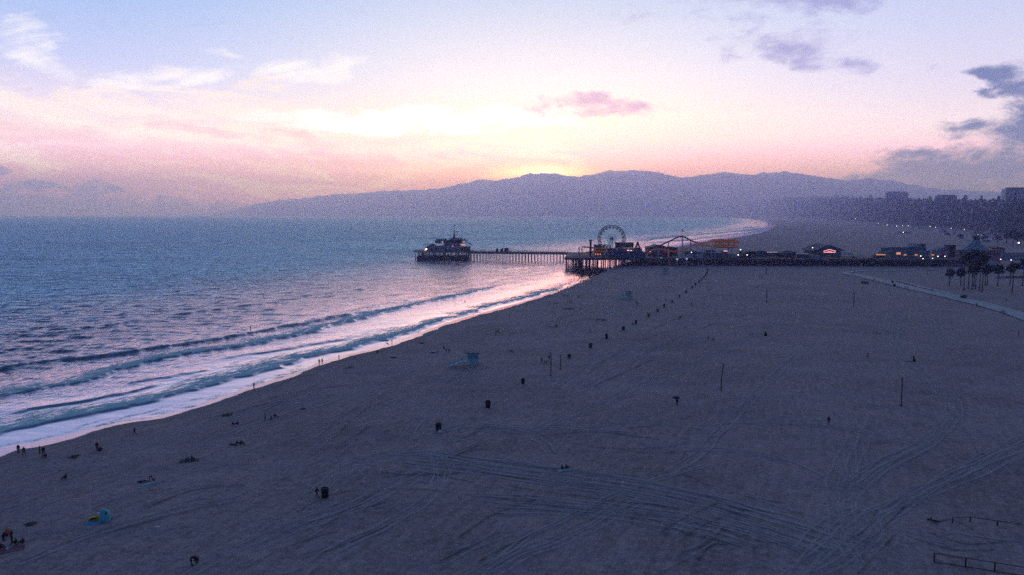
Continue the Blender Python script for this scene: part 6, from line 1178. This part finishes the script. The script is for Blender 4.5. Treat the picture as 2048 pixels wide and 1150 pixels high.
def dog(px, py, lab, m_, rz):
    o = thing('dog', lab, 'dog', at(px, py), rz, 'dogs on the beach', 1.15); me = bpy.data.meshes.new('dog'); vs = [(0, .28, .5), (0, .05, .5), (0, -.24, .54), (0, -.42, .68), (0, -.52, .76), (0, -.68, .72), (0, .42, .58), (0, .6, .72)]; ed = [(0, 1), (1, 2), (2, 3), (3, 4), (4, 5), (0, 6), (6, 7)]; rr = [.11, .11, .14, .08, .085, .045, .03, .02]
    for s_ in (-1, 1):
        n = len(vs); vs += [(s_ * .08, -.24, .36), (s_ * .08, -.22, .2), (s_ * .08, -.25, .03)]; ed += [(2, n), (n, n + 1), (n + 1, n + 2)]; rr += [.06, .035, .035]
        n = len(vs); vs += [(s_ * .08, .24, .36), (s_ * .08, .36, .2), (s_ * .08, .32, .03)]; ed += [(0, n), (n, n + 1), (n + 1, n + 2)]; rr += [.075, .04, .035]
    me.from_pydata(vs, ed, []); tmp = bpy.data.objects.new('dog_tmp', me); COL.objects.link(tmp); tmp.modifiers.new('s', 'SKIN'); bm = bmesh.new(); bm.from_mesh(me); ly = bm.verts.layers.skin.verify(); bm.verts.ensure_lookup_table()
    for i, r in enumerate(rr): bm.verts[i][ly].radius = (r, r); bm.verts[i][ly].use_root = i == 1
    bm.to_mesh(me); bm.free(); tmp.modifiers.new('d', 'SUBSURF').levels = 1; ev = tmp.evaluated_get(bpy.context.evaluated_depsgraph_get()); nm_ = bpy.data.meshes.new_from_object(ev); bpy.data.objects.remove(tmp); nm_.materials.clear()
    mkobj('body', nm_, m_, o)
    for s_ in (-1, 1): MB().add([(s_ * .05, -.48, .83), (s_ * .09, -.46, .82), (s_ * .1, -.5, .7), (s_ * .06, -.46, .93)], [(0, 1, 3), (1, 2, 3), (0, 2, 1), (0, 3, 2)]).build('ear', m_, o)
dog(774, 684.5, 'brown dog on the wet sand beside the wading person', CL['brown'], 1.6); dog(1091, 727, 'small dark dog between the two walkers by the pole', CL['black'], 1.2); dog(1426.5, 681.5, 'dark dog trotting right of its walker in mid sand', CL['black'], -1.5)
def bike(px, py, lab, rz, rider=None):
    p = at(px, py); p.z += .36; o = thing('bicycle', lab, 'bicycle', p, rz, 'bicycles on the path')
    for y in (-.52, .52): w_ = MB().tube([(0, y + .34 * math.cos(a), .35 + .34 * math.sin(a)) for a in np.linspace(0, 2 * math.pi, 17)], .025, 5, False).build('wheel', darkm, o); MB().tube([(-.05, y, .35), (.05, y, .35)], .04, 6).build('hub', steel, w_)
    MB().tube([(0, .52, .35), (0, .2, .85), (0, -.38, .82), (0, .02, .32), (0, .52, .35)], .025, 5).build('frame', darkm, o); MB().tube([(0, -.52, .35), (0, -.36, .95)], .025, 5).build('fork', darkm, o); MB().tube([(-.25, -.45, 1.02), (0, -.38, .98), (.25, -.45, 1.02)], .02, 5).build('handlebar', darkm, o); MB().box(-.08, .08, .08, .34, .86, .92).build('saddle', darkm, o)
    if rider: person(0, 0, 'ride', 'black', 'black', rider, GP, rz, 1.0, Vector((p.x, p.y, p.z)))
bike(2004, 628, 'bicycle ridden along the path near the right edge, left of two', 1.0, 'left of two cyclists on the path near the right edge'); bike(2008, 630.5, 'bicycle ridden along the path near the right edge, right of two', 1.0, 'right of two cyclists on the path near the right edge'); bike(1774.5, 572.5, 'bicycle standing with its owner on the path bend', .4)
p = at(1927, 597); o = thing('shrub', 'low dark shrub at the end of the pale footpath', 'shrub', p); d = MB(); crown(d, (0, 0, .9), 1.6, 160, .35, .7); d.build('foliage', leaf_dark, o); MB().tube([(0, 0, -.1), (0, 0, .8)], .08, 5).build('stem', wood, o)
